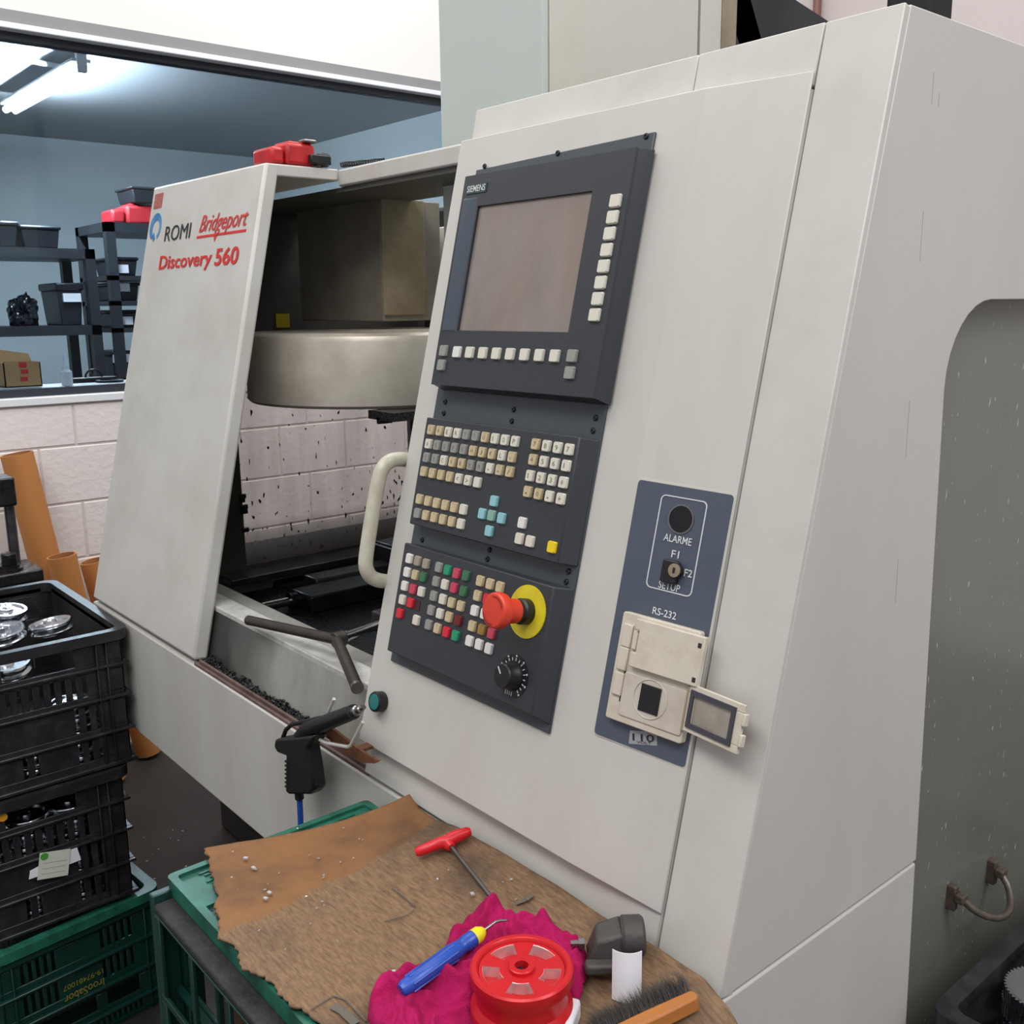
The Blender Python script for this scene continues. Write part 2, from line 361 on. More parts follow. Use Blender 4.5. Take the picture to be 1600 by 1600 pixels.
def splash_glass():
    m = glass('splashed_polycarbonate', (250, 248, 247), .2, (216, 206, 203), refl=.3); nt = m.node_tree; N, L = nt.nodes, nt.links
    out = N['Material Output']; src = out.inputs[0].links[0].from_socket
    tc = N.new('ShaderNodeTexCoord'); mp = N.new('ShaderNodeMapping'); mp.inputs['Scale'].default_value = (1, 1, .55); L.new(tc.outputs['Object'], mp.inputs[0])
    v = N.new('ShaderNodeTexNoise'); v.inputs['Scale'].default_value = 95; v.inputs['Detail'].default_value = 0; L.new(mp.outputs[0], v.inputs['Vector'])
    n2 = N.new('ShaderNodeTexNoise'); n2.inputs['Scale'].default_value = 5; L.new(tc.outputs['Object'], n2.inputs['Vector'])
    ad = N.new('ShaderNodeMath'); ad.operation = 'MULTIPLY_ADD'; ad.inputs[1].default_value = .35; L.new(n2.outputs['Fac'], ad.inputs[0]); L.new(v.outputs['Fac'], ad.inputs[2])
    r = N.new('ShaderNodeMapRange'); r.inputs['From Min'].default_value = .94; r.inputs['From Max'].default_value = .97; L.new(ad.outputs[0], r.inputs[0])
    d = N.new('ShaderNodeBsdfDiffuse'); d.inputs[0].default_value = rgb((40, 34, 34))
    mx = N.new('ShaderNodeMixShader'); L.new(r.outputs[0], mx.inputs[0]); L.new(src, mx.inputs[1]); L.new(d.outputs[0], mx.inputs[2])
    # oily film that thickens towards the bottom edge of the pane
    sx = N.new('ShaderNodeSeparateXYZ'); L.new(tc.outputs['Object'], sx.inputs[0])
    r2 = N.new('ShaderNodeMapRange'); r2.inputs['From Min'].default_value = .11; r2.inputs['From Max'].default_value = 0; r2.inputs['To Min'].default_value = 0; r2.inputs['To Max'].default_value = .75; L.new(sx.outputs['Z'], r2.inputs[0])
    d2 = N.new('ShaderNodeBsdfDiffuse'); d2.inputs[0].default_value = rgb((110, 102, 98))
    mx2 = N.new('ShaderNodeMixShader'); L.new(r2.outputs[0], mx2.inputs[0]); L.new(mx.outputs[0], mx2.inputs[1]); L.new(d2.outputs[0], mx2.inputs[2])
    L.new(mx2.outputs[0], out.inputs[0]); return m
SPLASH = splash_glass()

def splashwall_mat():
    m = GRIMY.copy(); m.name = 'stained_splash_wall_painted_shade'; nt = m.node_tree; N, L = nt.nodes, nt.links; b = N['Principled BSDF']
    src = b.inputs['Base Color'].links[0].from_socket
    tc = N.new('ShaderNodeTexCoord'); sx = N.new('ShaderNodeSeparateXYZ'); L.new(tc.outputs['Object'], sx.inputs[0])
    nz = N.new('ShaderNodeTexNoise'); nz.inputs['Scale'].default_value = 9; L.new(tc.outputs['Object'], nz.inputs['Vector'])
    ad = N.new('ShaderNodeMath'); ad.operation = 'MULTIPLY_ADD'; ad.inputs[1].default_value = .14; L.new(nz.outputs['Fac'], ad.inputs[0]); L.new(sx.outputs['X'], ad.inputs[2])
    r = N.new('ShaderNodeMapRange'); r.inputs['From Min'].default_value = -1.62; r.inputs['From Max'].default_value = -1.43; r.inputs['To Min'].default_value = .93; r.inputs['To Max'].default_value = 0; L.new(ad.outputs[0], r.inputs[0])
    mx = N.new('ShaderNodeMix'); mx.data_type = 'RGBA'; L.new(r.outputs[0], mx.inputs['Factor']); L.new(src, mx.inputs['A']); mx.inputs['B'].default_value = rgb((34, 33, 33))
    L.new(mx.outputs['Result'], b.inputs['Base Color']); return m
SPLASHW = splashwall_mat()      # front panel's shade at the left end painted in as a dark gradient
# ---- text
_font = None
def text_mesh(s, w, h, shear=0.0, bold=0.0, ext=.0004):
    c = bpy.data.curves.new('txt', 'FONT'); c.body = s; c.size = 1; c.shear = shear; c.offset = bold; c.resolution_u = 3
    o = bpy.data.objects.new('txt', c); COL.objects.link(o)
    dg = bpy.context.evaluated_depsgraph_get(); me = bpy.data.meshes.new_from_object(o.evaluated_get(dg))
    bpy.data.objects.remove(o)
    vs_ = [v.co for v in me.vertices]
    x0 = min(v.x for v in vs_); x1 = max(v.x for v in vs_); y0 = min(v.y for v in vs_); y1 = max(v.y for v in vs_)
    for v in me.vertices:
        v.co = V(((v.co.x - x0) / (x1 - x0) * w, (v.co.y - y0) / (y1 - y0) * h, ext))
    me.update(); return me
def text_at(name, s, frame, a, b, h, m, parent, d=.0012, **kw):   # a, b: baseline ends in frame coords
    a = V((a[0], a[1])); b = V((b[0], b[1])); t = (b - a); w = t.length; ang = math.atan2(t.y, t.x)
    me = text_mesh(s, w, h, **kw); me.name = name
    return put(name, me, m, parent, frame @ Matrix.Translation((a.x, a.y, d)) @ Matrix.Rotation(ang, 4, 'Z'))

def rrect(x0, x1, y0, y1, r, n=6):
    pts = []
    for cx, cy, a0 in ((x1 - r, y1 - r, 0), (x0 + r, y1 - r, 90), (x0 + r, y0 + r, 180), (x1 - r, y0 + r, 270)):
        for k in range(n + 1):
            a = math.radians(a0 + 90 * k / n); pts.append((cx + r * math.cos(a), cy + r * math.sin(a)))
    return pts
def slotted(mb, w, h, t, holes, M, mi=0):
    """panel in local x (0..w), y (0..h), z (0..t) with rectangular openings"""
    xs = sorted({0, w, *[round(q, 5) for r in holes for q in r[:2]]}); ys = sorted({0, h, *[round(q, 5) for r in holes for q in r[2:]]})
    xs = [x for x in xs if 0 <= x <= w]; ys = [y for y in ys if 0 <= y <= h]
    for j in range(len(ys) - 1):
        yc = (ys[j] + ys[j + 1]) / 2; run = None
        for i in range(len(xs) - 1):
            xc = (xs[i] + xs[i + 1]) / 2
            solid = not any(r[0] < xc < r[1] and r[2] < yc < r[3] for r in holes)
            if solid and run is None: run = xs[i]
            if not solid and run is not None: mb.box(run, xs[i], ys[j], ys[j + 1], 0, t, mi, M); run = None
        if run is not None: mb.box(run, xs[-1], ys[j], ys[j + 1], 0, t, mi, M)
#@@SETTING
# ================================================================ SETTING
XW = -3.6
struct(build('floor', MB().box(-7.6, 3.2, -3.2, 6, -.06, 0), FLOORM))
w = MB()
w.box(XW - .15, XW, -3.2, 4.6, 0, 1.292); w.box(XW - .15, XW, -3.2, -.7, 1.292, 2.5); w.box(XW - .15, XW, 3.45, 4.6, 1.292, 2.5)
wall = struct(build('wall_left', w, MORTAR))
w = MB().box(XW - .15, XW, -3.2, 4.6, 2.536, 4.6)
struct(build('trim_1', MB().box(XW - .15, XW + .004, -3.2, 4.6, 2.497, 2.536), LINTEL))
build('plastered_upper_wall', w, WALLP, wall)
zz = [1.288, 1.145, .945, .745, .545, .345, .145, .003]
cache = {}
for i in range(len(zz) - 1):
    j0 = (1.068, .943)[i % 2]
    for k in range(-3, 7):
        a = j0 + .3 * k; b = a + .3
        h = zz[i] - zz[i + 1]; key = round(h, 3)
        if key not in cache:
            bm = MB(); e = .004
            bm.frustum([(-.1478, .0022), (.1478, .0022), (.1478, h - .0022), (-.1478, h - .0022)], [(-.1478 + e, .0022 + e), (.1478 - e, .0022 + e), (.1478 - e, h - .0022 - e), (-.1478 + e, h - .0022 - e)], 0, .0045,
                       M=Matrix(((0, 0, 1, 0), (1, 0, 0, 0), (0, 1, 0, 0), (0, 0, 0, 1))))
            cache[key] = bm.mesh('block', 12)
        put('block', cache[key], BLOCK, wall, Matrix.Translation((XW - .001, (a + b) / 2, zz[i + 1])))
# window to the neighbouring room
fr = MB()
fr.box(XW - .1, XW + .012, -.7, 3.45, 1.292, 1.319); fr.box(XW - .1, XW + .012, -.7, 3.45, 2.478, 2.497)
fr.box(XW - .1, XW + .012, -.72, -.69, 1.292, 2.497); fr.box(XW - .1, XW + .012, 3.42, 3.45, 1.292, 2.497)
win = struct(build('window_1', fr, FRAMEW, bevel=.003))
g = MB(); g.box(XW - .08, XW - .03, -.69, 3.42, 1.319, 1.346); g.box(XW - .08, XW - .03, -.69, 3.42, 2.455, 2.478)
build('gasket', g, GASKET, win)
build('pane', MB().box(XW - .058, XW - .052, -.69, 3.42, 1.346, 2.455), ROOMGLASS, win, M=Matrix.Translation((0, 0, 0)))
struct(build('trim_2', MB().box(XW - .25, XW - .1, -.7, 3.45, 1.27, 1.345), FRAMEW, bevel=.004))
# neighbouring room
struct(build('wall_far', MB().box(-7.55, -7.4, -.95, 3.9, 0, 2.75), ROOMW))
struct(build('wall_side', MB().box(-7.4, XW - .15, 3.76, 3.9, 0, 2.75), ROOMW))
struct(build('wall_near', MB().box(-7.4, XW - .15, -.95, -.8, 0, 2.75), ROOMW))
struct(build('ceiling', MB().box(-7.55, XW - .15, -.95, 3.9, 2.75, 2.85), ROOMC))
struct(build('wall_back', MB().box(XW, 3.2, 4.5, 4.65, 0, 4.6), PINKW))
# tube lamp
lp = thing('tube_lamp', 'lit fluorescent batten lamp under the ceiling behind the window', 'lamp', (-5.36, 1.6, 2.62))
build('lamp_body', MB().box(-5.96, -4.77, 1.555, 1.64, 2.672, 2.69), LAMPB, lp, bevel=.006)
build('tube', MB().tube([(-5.93, 1.575, 2.645), (-4.8, 1.575, 2.645)], .016, 12).tube([(-5.93, 1.62, 2.645), (-4.8, 1.62, 2.645)], .016, 12), TUBE_L, lp)
build('end_cap', MB().box(-4.79, -4.76, 1.575, 1.62, 2.63, 2.72), LAMPB, lp, bevel=.006)
a = atz(0, 85, 2.72); b = atz(105, 106, 2.72)
tag(build('ceiling_conduit', MB().tube([a + (a - b) * .5, b], .012, 8), LAMPB), 'thin white conduit running to the lit ceiling lamp', 'conduit')

# shelves in the room
def shelf(name, label, x0, x1, y0, y1, levels, ztop):
    t = thing(name, label, 'shelf', ((x0 + x1) / 2, (y0 + y1) / 2, 0))
    for x in (x0, x1 - .05):
        for y in (y0, y1 - .05): build('post', MB().box(x, x + .05, y, y + .05, 0, ztop), SHELF, t)
    for z in levels: build('shelf_board', MB().box(x0, x1, y0, y1, z - min(.05, .025 if len(levels) > 5 and z < 2 else .05), z), SHELF, t)
    return t
shelf('steel_shelf', 'black steel shelf left in the room, crumpled bags on its board', -5.95, -5.5, .5, 1.82, (.6, 1.1, 1.53, 1.92), 1.92)
shelf('steel_shelf', 'black steel shelf with red case on top, right of the bags shelf', -6.1, -5.6, 1.92, 2.9, (.5, .9, 1.24, 1.51, 1.656, 1.79, 2.07), 2.07)
def crate_box(name, label, p0, p1, m, cat, group=None, lid=True, flare=.012):
    (x0, y0, z0), (x1, y1, z1) = p0, p1
    t = thing(name, label, cat, ((x0 + x1) / 2, (y0 + y1) / 2, z0), group)
    h = z1 - z0
    build('body', MB().frustum([(x0 + flare, y0 + flare), (x1 - flare, y0 + flare), (x1 - flare, y1 - flare), (x0 + flare, y1 - flare)], [(x0, y0), (x1, y0), (x1, y1), (x0, y1)], z0, z1 - h * .18), m, t, bevel=.006)
    if lid: build('lid', MB().box(x0 - .008, x1 + .008, y0 - .008, y1 + .008, z1 - h * .18, z1), m, t, bevel=.008)
    return t
p = atx(5, 380, -5.5)
crate_box('storage_box', 'black box on the top board left, narrower of two', (-5.8, 1.36, 1.9205), (-5.52, 1.46, 2.045), BOXBLK, 'box')
crate_box('storage_box', 'wider black box on the top board beside the narrow one', (-5.8, 1.475, 1.9205), (-5.52, 1.66, 2.03), BOXBLK, 'box')
# boxes with paper tags on the second shelf
def tagged(label, x, px0, px1, py0, py1, dz=None, tagpx=None, zmax=9):
    a = atx(px0, py1, x); b = atx(px1, py0, x)
    z0 = dz if dz is not None else a[2]
    t = crate_box('parts_bin', label, (x - .3, a[1], z0), (x, b[1], min(zmax, max(b[2], z0 + .06))), BOXBLK, 'bin', 'black bins with white tags')
    if tagpx:
        c = atx(*tagpx, x + .012)
        build('paper_tag', MB().box(x - .004, x + .012, c[1] - .045, c[1] + .045, c[2] - .022, c[2] + .022), PAPER, t)
    return t
tagged('black bin with white tag, on the second board right of the crumpled bags', -5.57, 92, 127, 442, 480, 1.5305, (113, 465))
tagged('topmost tagged black bin in the right-hand shelf', -5.665, 178, 214, 402, 430, 1.7905, (188, 420))
tagged('second tagged black bin from the top in the right-hand shelf', -5.665, 178, 216, 434, 468, 1.6565, (190, 449), 1.755)
tagged('third tagged black bin from the top in the right-hand shelf', -5.665, 178, 214, 484, 512, 1.5105, (195, 501), 1.62)
tagged('lowest tagged black bin in the right-hand shelf', -5.665, 178, 210, 548, 590, 1.2405, (190, 560), 1.46)
def crumple(name, label, c, s, n, m, seed, cat='bag'):
    bm = bmesh.new(); bmesh.ops.create_icosphere(bm, subdivisions=4, radius=1)
    for v in bm.verts:
        d = noise.fractal(v.co * 1.6 + V((seed, 0, 0)), .8, 2.0, 5)
        r = 1 + .3 * d + .12 * noise.cell(v.co * 5)
        v.co = V((v.co.x * s[0] * r, v.co.y * s[1] * r, max(-.55, v.co.z * r) * s[2]))
    me = bpy.data.meshes.new(name); bm.to_mesh(me); bm.free()
    zmin = min(v.co.z for v in me.vertices)
    return tag(put(name, me, m, None, Matrix.Translation(V(c) - V((0, 0, zmin)))), label, cat)
BAG = mat('shiny_black_film', (22, 24, 30), .18, bump=.6, bscale=30)
crumple('plastic_bag', 'crumpled shiny black bag at the left end of the second board', (-5.7, 1.22, 1.531), (.1, .12, .09), 0, BAG, 1)
crumple('plastic_bag', 'crumpled shiny black bag near the shelf post', (-5.68, 1.49, 1.531), (.1, .07, .1), 0, BAG, 5)
# red cases on the second shelf
def red_case(name, label, M, s=1.0, m=None, latch=True, group=None):
    m = m or REDPL
    t = thing(name, label, 'case', (0, 0, 0), group, M)
    def b_(nm, x0, x1, y0, y1, z0, z1, mm, bv=.004): return build(nm, MB().box(x0 * s, x1 * s, y0 * s, y1 * s, z0 * s, z1 * s), mm, t, M=M, bevel=bv * s)
    b_('body', -.045, .035, -.05, .05, 0, .05, m, .008)
    b_('side_block', -.085, -.047, -.045, .045, 0, .038, m, .008)
    b_('ridge', -.03, .0, -.035, .035, .05, .056, m)
    b_('cover_strip', .0, .03, -.04, .04, .05, .054, m)
    if latch:
        lt = MB(); lt.box(.037 * s, .07 * s, -.062 * s, .03 * s, .004 * s, .03 * s); lt.box(.012 * s, .07 * s, -.066 * s, -.052 * s, .004 * s, .026 * s)
        for k in range(3): lt.box(.058 * s, .076 * s, (-.045 + .026 * k) * s, (-.03 + .026 * k) * s, -.006 * s + .008 * s, .036 * s)
        build('latch', lt, BLACK, t, M=M, bevel=.003 * s)
        b_('metal_clip', .005, .04, -.052, -.022, .054, .062, STEEL, .003)
    return t
red_case('red_case', 'red plastic case on top of the right-hand shelf behind the window', Matrix.Translation((-5.78, 2.16, 2.071)) @ Matrix.Rotation(math.radians(90), 4, 'Z'), 2.0, REDPL_D, False)
crate_box('storage_box', 'black box lying on the red case on the shelf', (-5.9, 2.1, 2.186), (-5.65, 2.4, 2.27), BOXBLK, 'box')
red_case('red_case', 'red plastic case partly hidden behind the left machine panel', Matrix.Translation((-5.78, 2.5, 2.071)) @ Matrix.Rotation(math.radians(90), 4, 'Z'), 1.9, REDPL_D, False)
# things on the inner sill
a = atx(8, 606, -3.76); b = atx(62, 565, -3.76)
t = thing('cardboard_box', 'small brown cardboard box with red print on the window sill', 'box', (-3.81, (a[1] + b[1]) / 2, 1.3452))
bx = MB(); y0, y1, x0, x1, h = a[1], b[1], -3.86, -3.755, b[2] - 1.3452
for q in ((x0, x0 + .004, y0, y1), (x1 - .004, x1, y0, y1), (x0, x1, y0, y0 + .004), (x0, x1, y1 - .004, y1)): bx.box(*q, 1.3452, 1.3452 + h)
bx.box(x0, x1, y0, y1, 1.3452, 1.349); build('body', bx, CARD, t)
build('flap', MB().hexa([V((x0, y0, 1.3452 + h)), V((x0, y1, 1.3452 + h)), V((x0 - .003, y1, 1.3472 + h)), V((x0 - .003, y0, 1.3472 + h))], [V((x0 - .03, y0, 1.39 + h)), V((x0 - .03, y1, 1.368 + h)), V((x0 - .033, y1, 1.37 + h)), V((x0 - .033, y0, 1.392 + h))]), CARD, t)
prt = MB()
for z0, z1, dy in ((.02, .034, 0), (.045, .06, .004), (.066, .085, 0)): prt.box(x1, x1 + .001, y0 + (y1 - y0) * .42 + dy, y0 + (y1 - y0) * .62 + dy, 1.3452 + z0, 1.3452 + z1)
build('red_print', prt, RED_INK, t)
c = atx(106, 606, -3.735)
t = thing('glue_bottle', 'white nozzle glue bottle standing on the window sill', 'bottle', (c[0], c[1], 1.3452)); M = Matrix.Translation((c[0], c[1], 1.3452))
build('body', MB().lathe([(.017, 0), (.019, .004), (.019, .046), (.012, .054)], 20), PAPER, t, M=M)
build('nozzle', MB().lathe([(.0115, .054), (.0105, .062), (.004, .11), (.003, .113)], 16), PAPER, t, M=M)
c = atx(172, 601, -3.765)
tag(build('black_ring', MB().lathe([(.034, 0), (.048, 0), (.048, .008), (.034, .008), (.034, 0)], 36, caps=False), BLACK, M=Matrix.Translation((c[0], c[1], 1.34525))), 'flat black ring lying on the window sill beside the bottle', 'ring')
t = thing('black_tray', 'low black tray on the inner sill behind the bottle', 'tray', (-3.815, 1.23, 1.3452))
build('body', MB().box(-3.85, -3.8, 1.13, 1.3, 1.3452, 1.362), BLACK, t, bevel=.004)
build('hoop', MB().tube([V((-3.825, 1.22 + .03 * math.cos(k * math.pi / 8), 1.362 + .028 * math.sin(k * math.pi / 8))) for k in range(9)], .004, 8), BLACK, t)
#@@MACHINE
# ================================================================ MACHINE
mc = thing('milling_machine', 'large off-white milling machine with leaning front, open work area and tall control console', 'machine', (-1.43, 1.3, 0))
def fprism(name, poly, d0, d1, m, bevel=.0025, parent=None, frame=FM):
    return build(name, MB().prism(poly, d0, d1), m, parent or mc, M=frame, bevel=bevel)
# --- left front panel with the lettering
fpan = fprism('front_panel', [(-2.357, .004), (-1.777, .007), (-1.801, .966), (-2.362, .972)], -.03, 0, PAINT, .006)
build('top_flange', MB().box(-2.36, -1.801, .93, 1.085, 1.85, 1.8725), PAINT, mc, bevel=.003)
x, v = fp(257, 378); x2, v2 = fp(297, 370); text_at('maker_lettering', 'ROMI', FM, (x, v), (x2, v), .034, BLACK_INK, fpan, bold=0.0)
x, v = fp(248, 424); x2, v2 = fp(331, 408); text_at('model_lettering', 'Discovery', FM, (x, v - .006), (x2, v - .006), .04, RED_INK, fpan, bold=.02)
x, v = fp(335, 416); x2, v2 = fp(372, 409); text_at('model_lettering', '560', FM, (x, v), (x2, v), .036, RED_INK, fpan, bold=.022)
x, v = fp(311, 366); x2, v2 = fp(392, 345); text_at('script_lettering', 'Bridgeport', FM, (x, v - .008), (x2 - .012, v - .008), .046, RED_INK, fpan, shear=.35, bold=.006)
a, b = fp(308, 370), fp(386, 352)
u = MB(); u.box(a[0], b[0], a[1] - .004, a[1] + .001, 0, .001); u.prism([(a[0] + .085, a[1] - .004), (a[0] + .092, a[1] - .016), (a[0] + .1, a[1] - .004)], 0, .001)
build('script_underline', u, RED_INK, fpan, M=FM)
def annulus(mb, cx, cy, ro, ri, z0, z1, n=40, a0=0, a1=360, sx=1.0, offi=(0, 0)):
    P = []
    for k in range(n + 1):
        a = math.radians(a0 + (a1 - a0) * k / n); c, s_ = math.cos(a), math.sin(a)
        P.append(((cx + ro * c * sx, cy + ro * s_), (cx + offi[0] + ri * c * sx, cy + offi[1] + ri * s_)))
    for k in range(n):
        (o0, i0), (o1, i1) = P[k], P[k + 1]
        mb.hexa([V((*i0, z0)), V((*o0, z0)), V((*o1, z0)), V((*i1, z0))], [V((*i0, z1)), V((*o0, z1)), V((*o1, z1)), V((*i1, z1))])
    return mb
cx, cv = fp(243.5, 355)
lg = annulus(MB(), cx, cv, .032, .019, 0, .001, 40, -60, 240, 1.05, (.003, -.004)); lg.prism([(cx - .012, cv - .022), (cx - .002, cv - .034), (cx + .006, cv - .026), (cx - .004, cv - .012)], 0, .001)
build('ring_logo', lg, BLUE_INK, fpan, M=FM)
a = fp(240, 327); b = fp(256, 301)
build('sticker', MB().box(a[0], b[0], a[1], b[1], 0, .001), PINKRED, fpan, M=FM)
# --- top rail above the opening
build('top_rail', MB().box(-1.8, -.56, 1.082, 1.125, 1.8385, 1.8716), PAINT, mc, bevel=.004)
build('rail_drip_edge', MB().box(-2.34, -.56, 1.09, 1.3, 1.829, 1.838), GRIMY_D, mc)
# --- right hand frame sheets
fprism('frame_sheet', [(-1.166, .002), (-.6045, .002), (-.6045, .9), (-1.157, .9)], -.02, 0, PAINT)
fprism('upper_cover', [(-1.1575, .902), (-.7621, .902), (-.7621, .9635), (-1.1597, .9635)], -.02, .0, PAINT, .0015)
fprism('upper_cover', [(-.7606, .902), (-.6045, .902), (-.6035, .9645), (-.7606, .9635)], -.02, .0005, PAINT, .0015)
fprism('end_panel', [(-.6026, .002), (-.5196, .002), (-.5196, .9645), (-.6026, .9645)], -.02, 0, PAINT, .0012)
build('seam_shadow', MB().box(-.61, -.596, 0, .96, -.03, -.012), RUBBER, mc, M=FM)
# --- console door (bent sheet)
prof = [(-1.1625, .001), (-1.1625, .018), (-.7277, .018), (-.6045, .0035), (-.6045, .001)]
vb = [.0516, .0516, .0535, .049, .049]; vt = [.914, .914, .914, .9155, .9155]
lx = lambda i, top: (.0048 if top else -.0048) if i < 2 else 0
dm = MB().hexa([V((p[0] + lx(i, 0), vb[i], p[1])) for i, p in enumerate(prof)], [V((p[0] + lx(i, 1), vt[i], p[1])) for i, p in enumerate(prof)])
door = build('console_door', dm, PAINT_DOOR, mc, M=FM, bevel=.0025, seg=3, smooth=4)
# door handle
h0 = fp(640, 719, .0); h1 = fp(603, 905, .0)
xh = -1.172
pts = [(-1.166, h0[1], -.004), (xh, h0[1], .02), (xh, h0[1] - .002, .034), (xh, h0[1] - .01, .045), (xh, h0[1] - .024, .05), (xh - .001, (h0[1] + h1[1]) / 2, .052), (xh, h1[1] + .024, .05), (xh, h1[1] + .01, .045), (xh, h1[1] + .002, .034), (xh, h1[1], .02), (-1.166, h1[1], -.004)]
def smooth_path(P, n=5):
    P = [V(p) for p in P]; out = []
    for i in range(len(P) - 1):
        a, b, c, d = P[max(i - 1, 0)], P[i], P[i + 1], P[min(i + 2, len(P) - 1)]
        for k in range(n):
            t = k / n; out.append(.5 * ((2 * b) + (c - a) * t + (2 * a - 5 * b + 4 * c - d) * t * t + (3 * b - a - 3 * c + d) * t ** 3))
    return out + [P[-1]]
hv = h0[1] - h1[1]; pts2 = [(-1.166, h0[1], -.006), (xh, h0[1], .012), (xh, h0[1] - .001, .026), (xh, h0[1] - .006, .04), (xh, h0[1] - .018, .05), (xh, h0[1] - .034, .053), (xh, h0[1] - hv * .4, .054), (xh, h0[1] - hv * .6, .054), (xh, h1[1] + .034, .053), (xh, h1[1] + .018, .05), (xh, h1[1] + .006, .04), (xh, h1[1] + .001, .026), (xh, h1[1], .012), (-1.166, h1[1], -.006)]
build('door_handle', MB().tube([FM @ p for p in smooth_path(pts2)], .0105, 18), HANDLE, mc)
# --- console plate
pl = fprism('console_plate', [(-1.1175, .1815), (-.7895, .1815), (-.7875, .8745), (-1.1075, .8665)], .018, .0215, PLATE, .001)
def screws(lst, d, parent, r=.0036, s=(1, 0, 0)):
    me = MB().lathe([(r, 0), (r, .0012), (r * .8, .0022), (r * .35, .0022), (r * .3, .0012)], 12).mesh('screw', 40); me.materials.append(BLACK)
    for q in lst:
        a = fp(*q, d); put('screw', me, None, parent, FM @ Matrix.Translation((a[0], a[1], d)))
screws([(757.8, 260), (872, 239.5), (1010, 213), (696, 628), (694, 645.6), (803, 640), (800, 658), (931, 653), (927, 673), (660, 843.6), (765, 859), (762, 873.5), (888.5, 893), (885, 909)], .0215, pl)
# display unit
DZ = .045
du = MB(); Wd, Hd = .308, .28; X0, V0 = -1.0965, .569
du.frustum([(X0 - .003, V0 - .004), (X0 + Wd + .006, V0 - .004), (X0 + Wd + .006, V0 + Hd + .004), (X0 - .003, V0 + Hd + .004)], [(X0, V0), (X0 + Wd, V0), (X0 + Wd, V0 + Hd), (X0, V0 + Hd)], .0215, .0405)
sx0, sx1, sv0, sv1 = -1.0585, -.847, .6425, .8065
slotted(du, Wd, Hd, .0045, [(sx0 - X0, sx1 - X0, sv0 - V0, sv1 - V0)], Matrix.Translation((X0, V0, .0405)))
disp = build('display_unit', du, PANEL, mc, M=FM)
build('screen', MB().box(sx0, sx1, sv0, sv1, .0405, .0415), SCREEN, disp, M=FM)
build('bezel_strip', MB().frustum([(X0 + .004, sv0 - .002), (sx0 - .003, sv0 - .002), (sx0 - .003, sv1 + .012), (X0 + .004, sv1 + .012)], [(X0 + .006, sv0), (sx0 - .006, sv0), (sx0 - .006, sv1 + .01), (X0 + .006, sv1 + .01)], .045, .0462), PANEL_EDGE, disp, M=FM)
a = fp(728.5, 304, .046); b = fp(760.5, 289, .046)
bd = build('badge', MB().box(a[0], b[0], a[1], a[1] + .0125, .045, .0462), mat('badge_green', (36, 70, 66), .4), disp, M=FM)
text_at('badge_lettering', 'SIEMENS', FM, (a[0] + .0015, a[1] + .002), (b[0] - .0015, a[1] + .002), .0085, WHITE_INK, disp, d=.0464, bold=.01)
# keys
KM = {}
def key_mesh(w, h, t):
    k = (w, h, t)
    if k not in KM:
        m = MB(); e = .0006
        m.frustum(rrect(-w / 2, w / 2, -h / 2, h / 2, .0012, 1), rrect(-w / 2, w / 2, -h / 2, h / 2, .0012, 1), 0, t * .55)
        m.frustum(rrect(-w / 2, w / 2, -h / 2, h / 2, .0012, 1), rrect(-w / 2 + e, w / 2 - e, -h / 2 + e, h / 2 - e, .0012, 1), t * .55, t)
        KM[k] = m.mesh('key', 35); KM[k].materials.append(KEYC)
    return KM[k]
CODE = dict(c=KEYC, w=KEYW, y=KEYY, g=KEYG, b=KEYB, r=KEYR, p=KEYP, d=KEYD, n=KEYN, m=KEYM, t=KEYT, Y=KEYYEL, o=KEYO, q=KEYQ)
LEG = []
def key(unit, x, v, d, code, w=.0125, h=.0135, t=.0042):
    o = put('key', key_mesh(w, h, t), None, unit, FM @ Matrix.Translation((x, v, d)))
    o.material_slots[0].link = 'OBJECT'; o.material_slots[0].material = CODE[code]; return o
def row(unit, d, sc, off, a, b, codes, chars=None, **kw):
    n = len(codes); t = kw.get('t', .0042)
    A = fp(off[0] + a[0] / sc, off[1] + a[1] / sc, d + t); B = fp(off[0] + b[0] / sc, off[1] + b[1] / sc, d + t) if b else A
    for i, cde in enumerate(codes):
        f = i / (n - 1) if n > 1 else 0
        x, v = A[0] + (B[0] - A[0]) * f, A[1] + (B[1] - A[1]) * f
        if cde == ' ': continue
        key(unit, x, v, d, cde, **kw)
        if chars and i < len(chars) and chars[i] != ' ': LEG.append((unit, chars[i], x, v, d + t))
S1, O1 = 3.4775, (660, 180)
row(disp, DZ, S1, O1, (1042, 462), (928, 1083), 'cccccccc', w=.0155, h=.015)
row(disp, DZ, S1, O1, (181, 1285), (711, 1306), 'wcccccyc'.replace('y', 'c'), w=.0145, h=.015)
for q in ((108, 1278), (96, 1356), (806, 1306), (792, 1398)): row(disp, DZ, S1, O1, q, None, 'g', w=.0145, h=.015)
